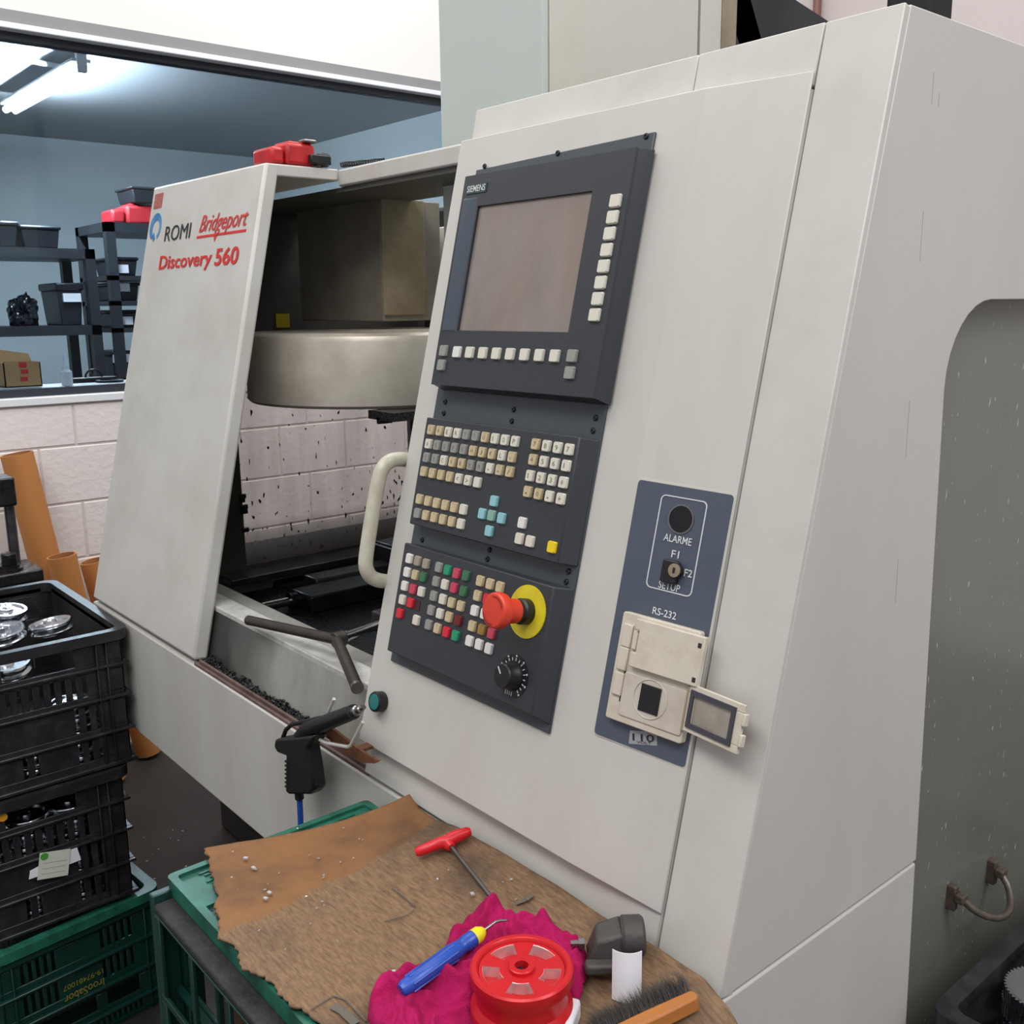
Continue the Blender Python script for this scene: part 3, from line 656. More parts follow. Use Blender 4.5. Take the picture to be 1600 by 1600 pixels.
# keyboard unit
KZ = .0395
ku = MB(); kx0, kx1, kv0, kv1 = -1.1015, -.803, .3775, .5245
ku.frustum([(kx0, kv0), (kx1 + .014, kv0), (kx1 + .014, kv1), (kx0, kv1)], [(kx0, kv0), (kx1 - .002, kv0), (kx1 - .002, kv1), (kx0, kv1)], .0215, KZ)
kb = build('keyboard_unit', ku, PANEL, mc, M=FM, bevel=.0015)
S2, O2 = 4.2105, (580, 620)
row(kb, KZ, S2, O2, (386, 215), (938, 292), 'yyccggyccc', 'QWERTYUIOP')
row(kb, KZ, S2, O2, (370, 308), (918, 395), 'cggggyyycy', 'ASDFGHJKL=')
row(kb, KZ, S2, O2, (357, 398), (903, 492), 'ggcyyggcyy', 'ZXCVBNM,./')
row(kb, KZ, S2, O2, (339, 490), (690, 562), 'yyyyccc', '()[]<> ')
row(kb, KZ, S2, O2, (310, 672), (597, 740), 'yyyyyc')
row(kb, KZ, S2, O2, (296, 765), (580, 835), 'gyyyyc')
row(kb, KZ, S2, O2, (1074, 310), (1293, 345), 'yccc', '7897')
row(kb, KZ, S2, O2, (1056, 412), (1274, 452), 'yccc', '4561')
row(kb, KZ, S2, O2, (1037, 518), (1255, 562), 'cccc', '123*')
row(kb, KZ, S2, O2, (1022, 623), (1238, 670), 'yycc', '-0.+')
for q, c_ in (((800, 685), 't'), ((722, 768), 't'), ((783, 780), 'q'), ((848, 798), 't'), ((767, 882), 't'), ((985, 828), 'w'), ((966, 932), 'c'), ((1036, 950), 'c'), ((1180, 988), 'Y')):
    row(kb, KZ, S2, O2, q, None, c_)
# machine control unit
cu = MB(); cx0, cx1, cv0, cv1 = -1.1045, -.803, .1995, .3505
cu.frustum([(cx0, cv0), (cx1 + .014, cv0 - .008), (cx1 + .014, cv1 + .002), (cx0, cv1)], [(cx0, cv0), (cx1 - .002, cv0), (cx1 - .002, cv1), (cx0, cv1)], .0215, KZ)
mcp = build('machine_control_unit', cu, PANEL, mc, M=FM, bevel=.0015)
O3 = (560, 840)
for lst in ([(327, 137, 'w'), (381, 153, 'b'), (436, 172, 'b')], [(312, 227, 'w'), (365, 245, 'y'), (418, 258, 'm')], [(296, 317, 'w'), (350, 338, 'p'), (405, 355, 'c')],
            [(281, 408, 'c'), (334, 428, 'r'), (264, 498, 'r'), (372, 543, 'c')],
            [(521, 195, 'g'), (578, 213, 'n'), (637, 235, 'p'), (699, 250, 'm')], [(503, 288, 'g'), (560, 308, 'c'), (620, 330, 'p'), (682, 352, 'm')], [(487, 384, 'g'), (546, 405, 'c'), (604, 428, 'y'), (664, 450, 'y')],
            [(470, 478, 'g'), (528, 500, 'c'), (587, 522, 'y'), (648, 545, 'd')], [(454, 573, 'g'), (511, 597, 'y'), (570, 622, 'r'), (630, 645, 'n')],
            [(793, 285, 'y'), (857, 305, 'y'), (922, 325, 'y')], [(775, 382, 'y'), (838, 405, 'r'), (895, 425, 'n')], [(756, 480, 'w'), (821, 502, 'w'), (885, 525, 'w')], [(740, 582, 'y'), (803, 605, 'o'), (867, 630, 'p')],
            [(722, 680, 'w'), (785, 703, 'w'), (849, 730, 'w')]):
    for x, y, c_ in lst: row(mcp, KZ, S2, O3, (x, y), None, c_, w=.0122, h=.0132)
e_ = fp(560 + 388 / S2, 840 + 447 / S2, KZ)
build('empty_key_slot', MB().box(e_[0] - .006, e_[0] + .006, e_[1] - .0065, e_[1] + .0065, KZ, KZ + .0008), mat('dark_red_slot', (70, 30, 34), .5), mcp, M=FM)
# legends printed on the keys
cache_ch = {}
lg = {}
for un, ch, x, v, d in LEG:
    if ch not in cache_ch: cache_ch[ch] = text_mesh(ch, .0042 if ch not in '.,-=I1()[]' else (.0012 if ch in 'I1()[]' else .003), .0058 if ch not in '.,-=' else .002, ext=0)
    me = cache_ch[ch]; mb = lg.setdefault(un.name, (un, MB()))[1]
    mb.add([(p.co.x + x - .002, p.co.y + v - .003, d + .0003) for p in me.vertices], [tuple(p.vertices) for p in me.polygons])
for un, mb in lg.values(): build('key_legends', mb, INK, un, M=FM, smooth=None)
# emergency stop
a = fp(824, 955.7, KZ)
EM = FM @ Matrix.Translation((a[0], a[1], KZ))
build('emergency_disc', MB().lathe([(.0315, 0), (.0315, .0015)], 40), ESTOPY, mcp, M=EM)
build('emergency_collar', MB().lathe([(.0155, .0015), (.0155, .012), (.013, .014), (.013, .02)], 28), BLACK, mcp, M=EM)
build('emergency_stop_button', MB().lathe([(.0145, .02), (.0145, .036), (.0205, .041), (.0215, .047), (.0205, .052), (.0185, .0535), (.006, .0545), (.0005, .0546)], 36), ESTOP, mcp, M=EM)
ar = MB(); annulus(ar, 0, 0, .0165, .0155, .0548, .0552, 10, 20, 100); annulus(ar, 0, 0, .0165, .0155, .0548, .0552, 10, 200, 280)
build('turn_arrows', ar, mat('dark_red_print', (110, 30, 24), .5), mcp, M=EM)
# override knob
a = fp(802.5, 1056, KZ)
EM = FM @ Matrix.Translation((a[0], a[1], KZ))
build('override_dial', MB().lathe([(.0255, 0), (.0255, .001)], 40), BLACK, mcp, M=EM)
tk = MB()
for k in range(17):
    an = math.radians(228 - 17.5 * k); M = EM.inverted() @ EM @ Matrix.Rotation(an, 4, 'Z')
    tk.box(.0182, .0218, -.0005, .0005, .001, .0014, 0, M); 
    if k % 2 == 0 or k < 4: tk.box(.0232, .0252, -.0011, .0011, .001, .0014, 0, M)
for k in range(4): tk.box(-.0085 + .0035 * k, -.0075 + .0035 * k, -.0235, -.0185, .001, .0014)
build('dial_marks', tk, WHITE_INK, mcp, M=EM)
kn = MB().lathe([(.0172, .001), (.017, .005), (.0152, .008), (.0148, .0175), (.0135, .0192), (.0005, .0194)], 30)
build('override_knob', kn, BLACK, mcp, M=EM)
build('knob_pointer', MB().box(-.0007, .0007, .003, .0125, .0193, .0199, 0, Matrix.Rotation(math.radians(40), 4, 'Z')), WHITE_INK, mcp, M=EM)
# green push button on the door
a = fp(598, 1096, .018); EM = FM @ Matrix.Translation((a[0], a[1], .018))
gb = build('green_push_button', MB().lathe([(.0135, 0), (.0145, .002), (.0145, .013), (.0135, .015), (.0118, .0152), (.0118, .0135)], 32), BLACK, mc, M=EM)
build('button_cap', MB().lathe([(.0117, .0134), (.0117, .0146), (.0108, .0152), (.0005, .0153)], 28), GREENB, gb, M=EM)
#@@SOCKET
# --- blue-grey side plate with alarm, key switch and sockets (on the turned-back facet G)
c4 = lambda x, y: (900 + x / 3.334, 720 + y / 3.334)
def g4(x, y, e): return gp(*c4(x, y), e)
q = [g4(330, 96, .002), g4(824, 182, .002), g4(578, 1528, .002), g4(80, 1483, .002)]
px0 = (q[0][0] + q[3][0]) / 2; px1 = min((q[1][0] + q[2][0]) / 2, .1235); pv0 = (q[2][1] + q[3][1]) / 2; pv1 = (q[0][1] + q[1][1]) / 2
build('plate_rim', MB().prism(rrect(px0 - .0015, px1 + .0015, pv0 - .0015, pv1 + .0015, .005), 0, .0014), PAINT_DOOR, mc, M=GM)
sp = build('side_plate', MB().prism(rrect(px0, px1, pv0, pv1, .004), .0, .0022), BLUEPL, mc, M=GM)
q = [g4(447, 173, .002), g4(690, 213, .002), g4(603, 703, .002), g4(363, 665, .002)]
ix0 = (q[0][0] + q[3][0]) / 2; ix1 = (q[1][0] + q[2][0]) / 2; iv0 = (q[2][1] + q[3][1]) / 2; iv1 = (q[0][1] + q[1][1]) / 2
o_ = rrect(ix0, ix1, iv0, iv1, .006); i_ = rrect(ix0 + .0012, ix1 - .0012, iv0 + .0012, iv1 - .0012, .005); rg = MB(); n = len(o_)
for k in range(n):
    k2 = (k + 1) % n
    rg.hexa([V((*i_[k], .002)), V((*o_[k], .002)), V((*o_[k2], .002)), V((*i_[k2], .002))], [V((*i_[k], .0029)), V((*o_[k], .0029)), V((*o_[k2], .0029)), V((*i_[k2], .0029))])
build('white_outline', rg, WHITE_INK, sp, M=GM)
def gtext(s, cxy, w, h): 
    a = g4(*cxy, .002); return text_at('lettering', s, GM, (a[0] - w / 2, a[1] - h / 2), (a[0] + w / 2, a[1] - h / 2), h, WHITE_INK, sp, d=.0026, bold=.008)
gtext('ALARME', (532, 410), .0345, .0078); gtext('F1', (520, 487), .0092, .0078); gtext('F2', (587, 586), .0096, .0078); gtext('SETUP', (488, 655), .0265, .0078); gtext('RS-232', (463, 794), .0295, .0078)
a = g4(548, 305, .002); EM = GM @ Matrix.Translation((a[0], a[1], .002))
build('alarm_hole_rim', MB().lathe([(.0142, 0), (.0158, 0), (.0158, .0012), (.0142, .0012), (.0142, 0)], 32, caps=False), STEEL, sp, M=EM)
build('alarm_hole', MB().lathe([(.0142, 0), (.0142, .0005)], 32), mat('deep_black_hole', (7, 9, 11), .35), sp, M=EM)
a = g4(492, 578, .004); EM = GM @ Matrix.Translation((a[0], a[1], .002))
build('key_switch', MB().prism(rrect(-.0095, .0105, -.0125, .0125, .003), 0, .006), BLACK, sp, M=EM, bevel=.0015)
a = g4(513, 571, .010); EM = GM @ Matrix.Translation((a[0], a[1], .002))
build('lock_collar', MB().lathe([(.0085, .004), (.008, .0075)], 24), BLACK, sp, M=EM)
build('lock_cylinder', MB().lathe([(.0072, .0075), (.0072, .0092), (.004, .0096), (.0005, .0092)], 24), mat('brassy_lock', (170, 156, 134), .35, metal=.7), sp, M=EM)
build('key_slot', MB().box(-.0011, .0011, -.003, .003, .0092, .0102), DARKHOLE, sp, M=EM)
# socket box
q = [g4(240, 802, .012), g4(650, 868, .012), g4(560, 1425, .012), g4(146, 1386, .012)]
bx0 = (q[0][0] + q[3][0]) / 2; bx1 = min((q[1][0] + q[2][0]) / 2, px1 + .004); bv0 = (q[2][1] + q[3][1]) / 2; bv1 = (q[0][1] + q[1][1]) / 2
sb = build('socket_box', MB().prism(rrect(bx0, bx1, bv0, bv1, .003), .0022, .012), BEIGE, mc, M=GM, bevel=.001)
q = [g4(306, 850, .019), g4(680, 888, .019), g4(641, 1142, .019), g4(270, 1108, .019)]
lx0 = (q[0][0] + q[3][0]) / 2; lx1 = (q[1][0] + q[2][0]) / 2; lv0 = (q[2][1] + q[3][1]) / 2; lv1 = (q[0][1] + q[1][1]) / 2
lm = (lv0 + lv1) / 2
ld = build('closed_lid', MB().prism([(lx0, lv0), (lx1, lv0), (lx1, lv1), (lx0, lv1), (lx0, lm + .014), (lx0 + .006, lm + .014), (lx0 + .006, lm - .01), (lx0, lm - .01)], .012, .0195), BEIGE, sb, M=GM, bevel=.001)
build('lid_latch', MB().box(lx0 - .003, lx0 + .003, lm - .008, lm + .012, .012, .016), BEIGE, sb, M=GM, bevel=.001)
for v_ in (lv0 + .004, lv1 - .012): build('hinge_pin', MB().box(lx1 - .007, lx1 - .003, v_, v_ + .005, .0195, .0198), RUBBER, sb, M=GM)
for cy in ((266, 910), (243, 1030), (218, 1160)):
    a = g4(*cy, .014); build('side_tab', MB().box(a[0] - .006, a[0] + .006, a[1] - .0125, a[1] + .0125, .012, .015), BEIGE, sb, M=GM, bevel=.0012)
q = [g4(250, 1132, .012), g4(592, 1160, .012), g4(556, 1390, .012), g4(216, 1366, .012)]
ox0 = (q[0][0] + q[3][0]) / 2; ox1 = (q[1][0] + q[2][0]) / 2; ov0 = (q[2][1] + q[3][1]) / 2; ov1 = min((q[0][1] + q[1][1]) / 2, lv0)
so = build('socket_insert', MB().prism(rrect(ox0, ox1, ov0, ov1, .003), .012, .0135), mat('socket_grey', (196, 188, 178), .45, dirt=(150, 124, 96), dirt_amt=.1, dirt_scale=30), sb, M=GM, bevel=.0008)
a = g4(385, 1243, .0135)
build('socket_ring', MB().lathe([(.0205, 0), (.0212, .0006), (.0205, .0012), (.0198, .0006), (.0205, 0)], 40, caps=False), BEIGE, sb, M=GM @ Matrix.Translation((a[0], a[1], .0133)))
build('socket_face', MB().box(a[0] - .0125, a[0] + .0125, a[1] - .0145, a[1] + .0145, .0135, .015), BLACK, sb, M=GM, bevel=.0008)
s_ = MB(); s_.box(a[0] - .008, a[0] - .002, a[1] + .005, a[1] + .0065, .015, .0152); s_.box(a[0] - .008, a[0] - .002, a[1] - .0065, a[1] - .005, .015, .0152); s_.lathe([(.002, 0), (.002, .0003)], 12, Matrix.Translation((a[0] + .007, a[1], .015)))
build('socket_slots', s_, DARKHOLE, sb, M=GM)
build('insert_gap', MB().box(ox0 - .0015, ox0, ov0 + .014, ov0 + .05, .012, .0132), RUBBER, sb, M=GM)
# open socket lid, swung out on its hinge
hx_, hv1, hv0 = .1186, .2926, .2443
HT = GO + GX * hx_ + FL * hv1 + GN * .014; HB = GO + GX * hx_ + FL * hv0 + GN * .014
ex = (GX * math.cos(math.radians(15)) + GN * math.sin(math.radians(15))).normalized(); wl = .076; ez = ex.cross(FL).normalized()
LMx = frame_matrix(HB, ex, FL, ez); hl = hv1 - hv0
lid = MB(); slotted(lid, wl, hl, .004, [(.010, wl - .014, .008, hl - .008)], Matrix.Translation((0, 0, -.002)))
for y_ in (.008, hl - .02): lid.box(wl, wl + .004, y_, y_ + .012, -.003, .003)
ol = build('open_lid', lid, BEIGE, sb, M=LMx, bevel=.0008)
gk = MB()
for zs in ((.002, .004), (-.004, -.002)): slotted(gk, wl - .014, hl - .010, .0018, [(.005, wl - .019, .005, hl - .015)], Matrix.Translation((.005, .005, zs[0])))
build('lid_gasket', gk, mat('lid_gasket_grey', (62, 62, 72), .6), sb, M=LMx)
build('lid_window', MB().box(.01, wl - .012, .008, hl - .008, -.001, .0005), CLEARY, sb, M=LMx)
build('hinge', MB().tube([HB, HT], .0028, 10), BROWN_P, sb)
# voltage sticker
q = [g4(283, 1404, .0022), g4(424, 1412, .0022), g4(424, 1484, .0022), g4(276, 1474, .0022)]
build('voltage_sticker', MB().hexa([V((*k, .0022)) for k in q], [V((*k, .0028)) for k in q]), STICKER, sp, M=GM)
a = g4(296, 1456, .0028); b = g4(408, 1466, .0028); text_at('lettering', '110', GM, a, b, .0075, BLACK_INK, sp, d=.003, bold=.008)
a = g4(318, 1471, .0028); b = g4(392, 1478, .0028); text_at('lettering', 'VOLT', GM, a, b, .0026, BLACK_INK, sp, d=.003)
#@@BODY
# --- right side of the machine
def xprism(name, poly, x0, x1, m, bevel=.003, parent=None):     # polygon in (y, z)
    mb = MB().hexa([V((x0, y, z)) for y, z in poly], [V((x1, y, z)) for y, z in poly])
    return build(name, mb, m, parent or mc, bevel=bevel, smooth=20)
arc = []
for k in range(9):
    a = math.pi / 2 * k / 8
    arc.append((1.152 - .094 * math.sin(a), 1.508 + .094 * math.cos(a)))
xprism('side_panel', [(.7022, .937), (1.078, .937)] + arc[::-1] + [(2.5, 1.602), (2.5, 1.8725), (.9355, 1.8725)], -.545, -.519, PAINT_SIDE, .0012)
xprism('base_side_panel', [(.7035, .9335), (1.078, .9335), (1.104, .3), (.72, .3)], -.545, -.519, PAINT_SIDE)
xprism('seam_gap', [(.706, .93), (1.07, .93), (1.07, .94), (.706, .94)], -.55, -.5225, RUST, 0)
for y, z0, z1 in ((.9865, 1.79, 1.82), (.985, 1.64, 1.69), (.984, 1.44, 1.5), (.9835, 1.28, 1.33), (1.0, 1.79, 1.803)): build('scratch', MB().box(-.5193, -.5188, y - .0003, y + .0003, z0, z1), mat('scratch_grey', (160, 154, 150), .6), mc)
xprism('smoked_side_door', [(1.03, .12), (2.5, .12), (2.5, 1.63), (1.03, 1.63)], -.556, -.546, SIDEWIN, 0)
p0 = atx(1500, 1402, -.53); p1 = atx(1562, 1362, -.53)
hp_ = []
for k in range(17):
    f = k / 16; w_ = math.sin(math.pi * f) ** .6
    hp_.append(p0.lerp(p1, f) + V((.034 * w_, .012 * w_ * f, -.034 * w_)))
DKB = mat('corroded_bracket', (84, 72, 62), .6, var=.5, scale=60)
build('side_door_handle', MB().tube(hp_, .0048, 12), mat('tarnished_bar', (112, 102, 90), .4, metal=.6, var=.4, scale=40), mc)
for p in (p0, p1):
    brk = build('handle_bracket', MB().box(-.548, -.534, p[1] - .006, p[1] + .006, p[2] - .022, p[2] + .014), DKB, mc, bevel=.002)
    build('bracket_nut', MB().box(-.534, -.522, p[1] - .009, p[1] + .009, p[2] - .006, p[2] + .006), DKB, brk, bevel=.002)
# --- lower front, bed
build('lower_front_panel', MB().box(-2.354, -.5195, .7, .72, .68, .932), PAINT, mc, bevel=.003)
build('lower_return', MB().box(-2.354, -2.334, .72, 1.7, .69, .932), PAINT, mc)
xb = aty(345, 1290, 1.15)[0]
build('machine_bed', MB().box(xb, -.62, 1.15, 2.3, 0, .9), mat('dark_bed_paint', (56, 54, 52), .6, var=.2, scale=6), mc, bevel=.01)
build('base_floor', MB().box(-2.33, -.55, .72, 1.66, .86, .885), OILY, mc)
# --- door track, splash wall, ledge
tr = MB(); tr.box(-1.778, -1.16, .7025, .708, .932, .938); tr.box(-1.778, -1.16, .712, .717, .932, .941)
build('door_track', tr, RUST, mc, bevel=.0015)
sw = MB(); random.seed(3)
sw.box(-1.778, -1.16, .718, .736, .93, .9365)
for k in range(700):
    x = random.uniform(-1.775, -1.2); s = random.uniform(.0012, .0034); f_ = random.random() ** 2; y = .719 + random.uniform(0, .015) + .004 * f_; z = .936 + .014 * f_ * (.3 + .7 * abs(noise.noise(V((x * 14, 0, 0)))) * 2)
    R = Matrix.Translation((x, y, z)) @ Matrix.Rotation(random.uniform(0, 6), 4, V((random.random(), random.random(), .3)))
    sw.box(-s, s, -s * .5, s * .5, -s * .6, s * .6, 0, R)
stuff(build('swarf', sw, SWARF, mc))
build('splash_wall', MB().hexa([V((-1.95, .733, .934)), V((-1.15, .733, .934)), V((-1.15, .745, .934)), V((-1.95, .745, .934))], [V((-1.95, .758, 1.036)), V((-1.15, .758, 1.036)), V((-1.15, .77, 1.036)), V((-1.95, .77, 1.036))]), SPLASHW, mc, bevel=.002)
build('inner_ledge', MB().box(-1.98, -.7, .756, .80, 1.026, 1.0375), CHIPPED, mc, bevel=.002)
build('inner_ledge', MB().box(-1.98, -.7, .80, .838, 1.02, 1.034), GRIMY, mc, bevel=.002)
build('tub_slope', MB().hexa([V((-2.3, .838, 1.034)), V((-.7, .838, 1.034)), V((-.7, .95, .885)), V((-2.3, .95, .885))], [V((-2.3, .83, 1.03)), V((-.7, .83, 1.03)), V((-.7, .94, .88)), V((-2.3, .94, .88))]), OILY, mc)
# --- interior walls
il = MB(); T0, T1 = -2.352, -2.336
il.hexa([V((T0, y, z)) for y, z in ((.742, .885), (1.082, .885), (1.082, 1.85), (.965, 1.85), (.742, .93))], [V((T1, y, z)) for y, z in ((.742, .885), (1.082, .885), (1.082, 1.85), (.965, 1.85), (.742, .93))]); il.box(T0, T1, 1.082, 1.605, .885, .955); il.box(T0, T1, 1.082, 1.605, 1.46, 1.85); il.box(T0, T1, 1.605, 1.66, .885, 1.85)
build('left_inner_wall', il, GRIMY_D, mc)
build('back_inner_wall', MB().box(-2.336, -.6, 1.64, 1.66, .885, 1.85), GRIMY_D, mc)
build('added_unseen_right_wall', MB().box(-.6, -.585, .95, 1.66, .885, 1.84), GRIMY_D, mc)  # unseen behind the door, put in to stop light from the open right
build('splash_window', MB().box(-.002, .002, 1.082 - 1.34, 1.605 - 1.34, 0, .505), SPLASH, mc, M=Matrix.Translation((-2.344, 1.34, .955)))
rg = MB(); random.seed(5)
for z in [.97 + .012 * k for k in range(12)] + [1.12, 1.13]:
    if random.random() < .6: rg.box(-2.34, -2.33, 1.075, 1.088 + random.random() * .012, z, z + .012)
build('sealant_bead', rg, SWARF, mc, bevel=.002)
build('wall_rail', MB().box(-2.336, -2.25, 1.0, 1.64, .93, .947), OILY2, mc, bevel=.003)
build('machine_table', MB().box(-2.25, -.75, .98, 1.5, .885, .905), OILY, mc, bevel=.003)
build('tub_rail', MB().tube([V((-2.2, .915, .95)), V((-.8, .915, .95))], .006, 8), OILY2, mc)
# --- tool changer drum and covers
p = CAM + ray(590, 560) * 2.25
DC = V((p[0], p[1], 0)); RD = .29
drum = build('tool_drum', MB().lathe([(.05, 1.402), (RD - .006, 1.402), (RD, 1.408), (RD, 1.535), (RD - .004, 1.546), (RD - .014, 1.552), (.05, 1.555)], 72), DRUM, mc, M=Matrix.Translation(DC))
q = aty(592, 634, DC[1] - .18); 
gm = MB(); gm.box(q[0] - .04, q[0] + .05, q[1], q[1] + .1, 1.385, 1.402); gm.box(q[0] - .01, q[0] + .0, q[1], q[1] + .03, 1.377, 1.39)
build('tool_gripper', gm, SWARF, mc)
p = CAM + ray(597, 400) * 2.15
cxr, cyf = p[0], p[1]
yb = atx(662, 400, cxr)[1]; xl = aty(466, 400, cyf)[0]
build('changer_cover', MB().box(xl, cxr - .003, cyf, yb + .05, 1.572, 1.832), mat('changer_cover_paint', (150, 144, 133), .45, var=.18, scale=4, dirt=(66, 60, 50), dirt_amt=.2, dirt_scale=7), mc, bevel=.003)
build('changer_side_cover', MB().box(cxr, cxr + .006, cyf - .002, yb, 1.585, 1.832), BROWN_P, mc, bevel=.002)
a = atx(432, 512, -2.334); b = atx(452, 490, -2.334)
build('yellow_sticker', MB().box(-2.336, -2.334, a[1], b[1], a[2], b[2]), YSTK, mc)
# spindle head column
build('head_front_cover', MB().box(-1.612, -1.3215, 1.2, 1.215, 1.25, 3.4), PAINT_COL, mc, bevel=.004)
build('head_side_cover', MB().box(-1.335, -1.32, 1.2155, 1.6, 1.25, 3.4), PAINT_BEIGE, mc, bevel=.002)
build('head_left_cover', MB().box(-1.612, -1.6, 1.2155, 1.6, 1.25, 3.4), PAINT_COL, mc)
build('spindle_nose', MB().lathe([(.05, 1.12), (.06, 1.16), (.09, 1.18), (.09, 1.25)], 28), STEEL, mc, M=Matrix.Translation((-1.46, 1.36, 0)))
build('column_rear_cover', MB().box(-1.335, -1.32, 1.608, 1.67, 1.25, 3.4), PAINT_BEIGE, mc, bevel=.002)
build('stained_cover_edge', MB().box(-1.335, -1.319, 1.67, atx(1150, 40, -1.32)[1], 1.25, 3.4), BROWN_P, mc)
ya = atx(1150, 40, -1.32)[1]; t1 = atx(1245, 0, -1.32); t2 = atx(1291, 30, -1.32)
dy = (t2[2] - t1[2]) / (t2[1] - t1[1])
xprism('black_guard', [(ya + .001, 1.25), (t2[1] + .3, 1.25), (t2[1] + .3, t2[2] + dy * .3), (t1[1] - .3, t1[2] - dy * .3), (ya + .001, t1[2] - dy * .3)], -1.6, -1.322, mat('black_guard_paint', (42, 44, 50), .5, var=.2, scale=10), 0)
c = aty(1428, 5, 1.8)
build('black_post', MB().box(c[0] - .045, c[0] + .045, 1.78, 1.86, 1.6, 3.2), BLACK_M, mc, bevel=.01)
build('enclosure_back', MB().box(-2.33, -.55, 2.3, 2.33, .3, 1.86), PAINT_SIDE, mc)
# dark hose clutter between changer and column
a = aty(655, 300, 1.5); b = aty(690, 520, 1.5)
build('hose_clutter', MB().box(a[0], -1.64, 1.5, 1.58, 1.5, 1.84), BLACK_M, mc, bevel=.01)
a = aty(667, 430, 1.49); b = aty(690, 357, 1.49)
build('junction_box', MB().box(a[0], -1.645, 1.46, 1.5, a[2], b[2]), PAINT_BEIGE, mc, bevel=.003)
c = aty(1277, 8, 4.46)
tag(build('wall_conduit', MB().tube([V((c[0], 4.46, .02)), V((c[0], 4.46, 4.4))], .02, 10), mat('red_brown_pipe', (120, 78, 72), .5)), 'red-brown vertical pipe on the back wall above the machine', 'pipe')
#@@THINGS
# ================================================================ THINGS
# --- on top of the machine
red_case('red_case', 'red plastic case with black latch on top of the front panel', Matrix.Translation((-1.845, 1.008, 1.8745)) @ Matrix.Rotation(math.radians(92), 4, 'Z'), .8)
hx = [V((-1.79 + .0011 * k, 1.085 + .0004 * k, 1.8795)) + V((.0, .0045 * math.cos(k * 1.3), .0045 * math.sin(k * 1.3))) for k in range(90)]
tag(build('coiled_lead', MB().tube(hx, .0018, 6), BLACK), 'thin black coiled lead on the rail behind the red case', 'cable')
# --- vises on the machine table
t = thing('machine_vise', 'long oily black vise bar with bright screw end, deep in the work area', 'vise', (-2.15, 1.25, .905))
Z0, Z1 = .9052, .952
build('body', MB().box(-2.085, -1.99, 1.075, 1.38, Z0, Z1 - .006), OILY, t, bevel=.004)
build('slide_rail', MB().box(-2.16, -2.1, 1.15, 1.4, Z0, Z1), OILY2, t, bevel=.004)
build('fixed_jaw', MB().box(-2.2, -1.95, 1.385, 1.5, Z0, .995), OILY, t, bevel=.004)
build('jaw_plate', MB().box(-2.19, -1.96, 1.374, 1.384, .93, .99), OILY2, t, bevel=.002)
build('screw_end', MB().tube([V((-2.06, 1.07, .925)), V((-2.06, .985, .925))], .011, 14), CHROME, t)
build('screw_collar', MB().tube([V((-2.06, 1.075, .925)), V((-2.06, 1.055, .925))], .019, 14), OILY, t)
t = thing('machine_vise', 'nearer dark steel vise with crank handle resting over the ledge', 'vise', (-1.42, 1.05, .905))
build('body', MB().box(-1.52, -1.3, .95, 1.3, .9052, 1.02), OILY, t, bevel=.005)
build('top_plate', MB().box(-1.5, -1.32, .93, 1.12, 1.02, 1.058), OILY2, t, bevel=.004)
build('jaw', MB().box(-1.53, -1.29, 1.14, 1.2, 1.02, 1.085), OILY, t, bevel=.004)
hub = aty(528, 999, .772)
p2 = atx(584, 979, hub[0] - .005)
build('screw_shaft', MB().tube([hub, hub.lerp(p2, .25), hub.lerp(p2, .251), p2, p2 + (p2 - hub) * .6], [.0095, .0095, .0075, .0075, .0075], 14), CHROME, t)
build('crank_hub', MB().tube([hub + V((0, -.008, 0)), hub + V((0, .012, 0))], .013, 16), ROD, t, bevel=.001)
ea = aty(388, 969, .738); eb = aty(558, 1074, .716)
build('crank_arm', MB().tube([hub + V((0, -.002, 0)), ea], .0088, 14), ROD, t)
build('crank_arm', MB().tube([hub + V((0, -.002, 0)), eb], .0092, 16), ROD, t)
dv = (eb - hub).normalized()
build('chrome_tip', MB().tube([eb - dv * .004, eb + dv * .003], .0098, 16), STEEL, t)
# --- air blow gun
G = lambda x, y, yy=.66: aty(x, y, yy)
LEVER = mat('plated_wire', (206, 204, 200), .3, metal=.25)
t = thing('air_gun', 'black air blow gun hanging on a rusty hook at the sill', 'air gun', G(470, 1240))
def yprism(name, px, y0, y1, m, bevel=.003):
    P = [G(*q) for q in px]
    return build(name, MB().hexa([V((p[0], y0, p[2])) for p in P], [V((p[0], y1, p[2])) for p in P]), m, t, bevel=bevel, smooth=40)
yprism('grip', [(457, 1178), (443, 1173), (438, 1163), (440, 1152), (452, 1150), (500, 1146), (498, 1156), (490, 1166), (495, 1195), (500, 1230), (494, 1238), (462, 1238), (456, 1234)], .648, .672, BLACK, .004)
for k in range(7):
    a = G(458, 1186 + 6.5 * k); build('grip_rib', MB().box(a[0] - .002, a[0] + .008, .6465, .6735, a[2] - .0012, a[2] + .0012), BLACK_M, t)
build('barrel', MB().tube([G(468, 1152), G(480, 1140), G(520, 1125), G(553, 1112)], [.010, .012, .0115, .0105], 16), BLACK, t)
build('hanging_loop', MB().tube([G(441, 1156), G(447, 1140), G(456, 1132), G(478, 1127), G(500, 1122)], .0035, 8), BLACK, t)
build('nozzle', MB().tube([G(553, 1112), G(558, 1110), G(559, 1109.5), G(564, 1107.5), G(564.5, 1107), G(569, 1105)], [.0075, .0075, .0055, .0055, .0035, .003], 14), STEEL, t)
build('trigger_lever', MB().tube([G(500, 1156), G(510, 1161), G(543, 1167), G(548, 1165), G(567, 1128)], .0026, 8), LEVER, t)
build('lever_end', MB().tube([G(513, 1112, .668), G(522, 1092, .668)], .0026, 8), LEVER, t)
build('end_screw', MB().tube([G(439, 1163), G(436, 1164)], .006, 12), STEEL, t)
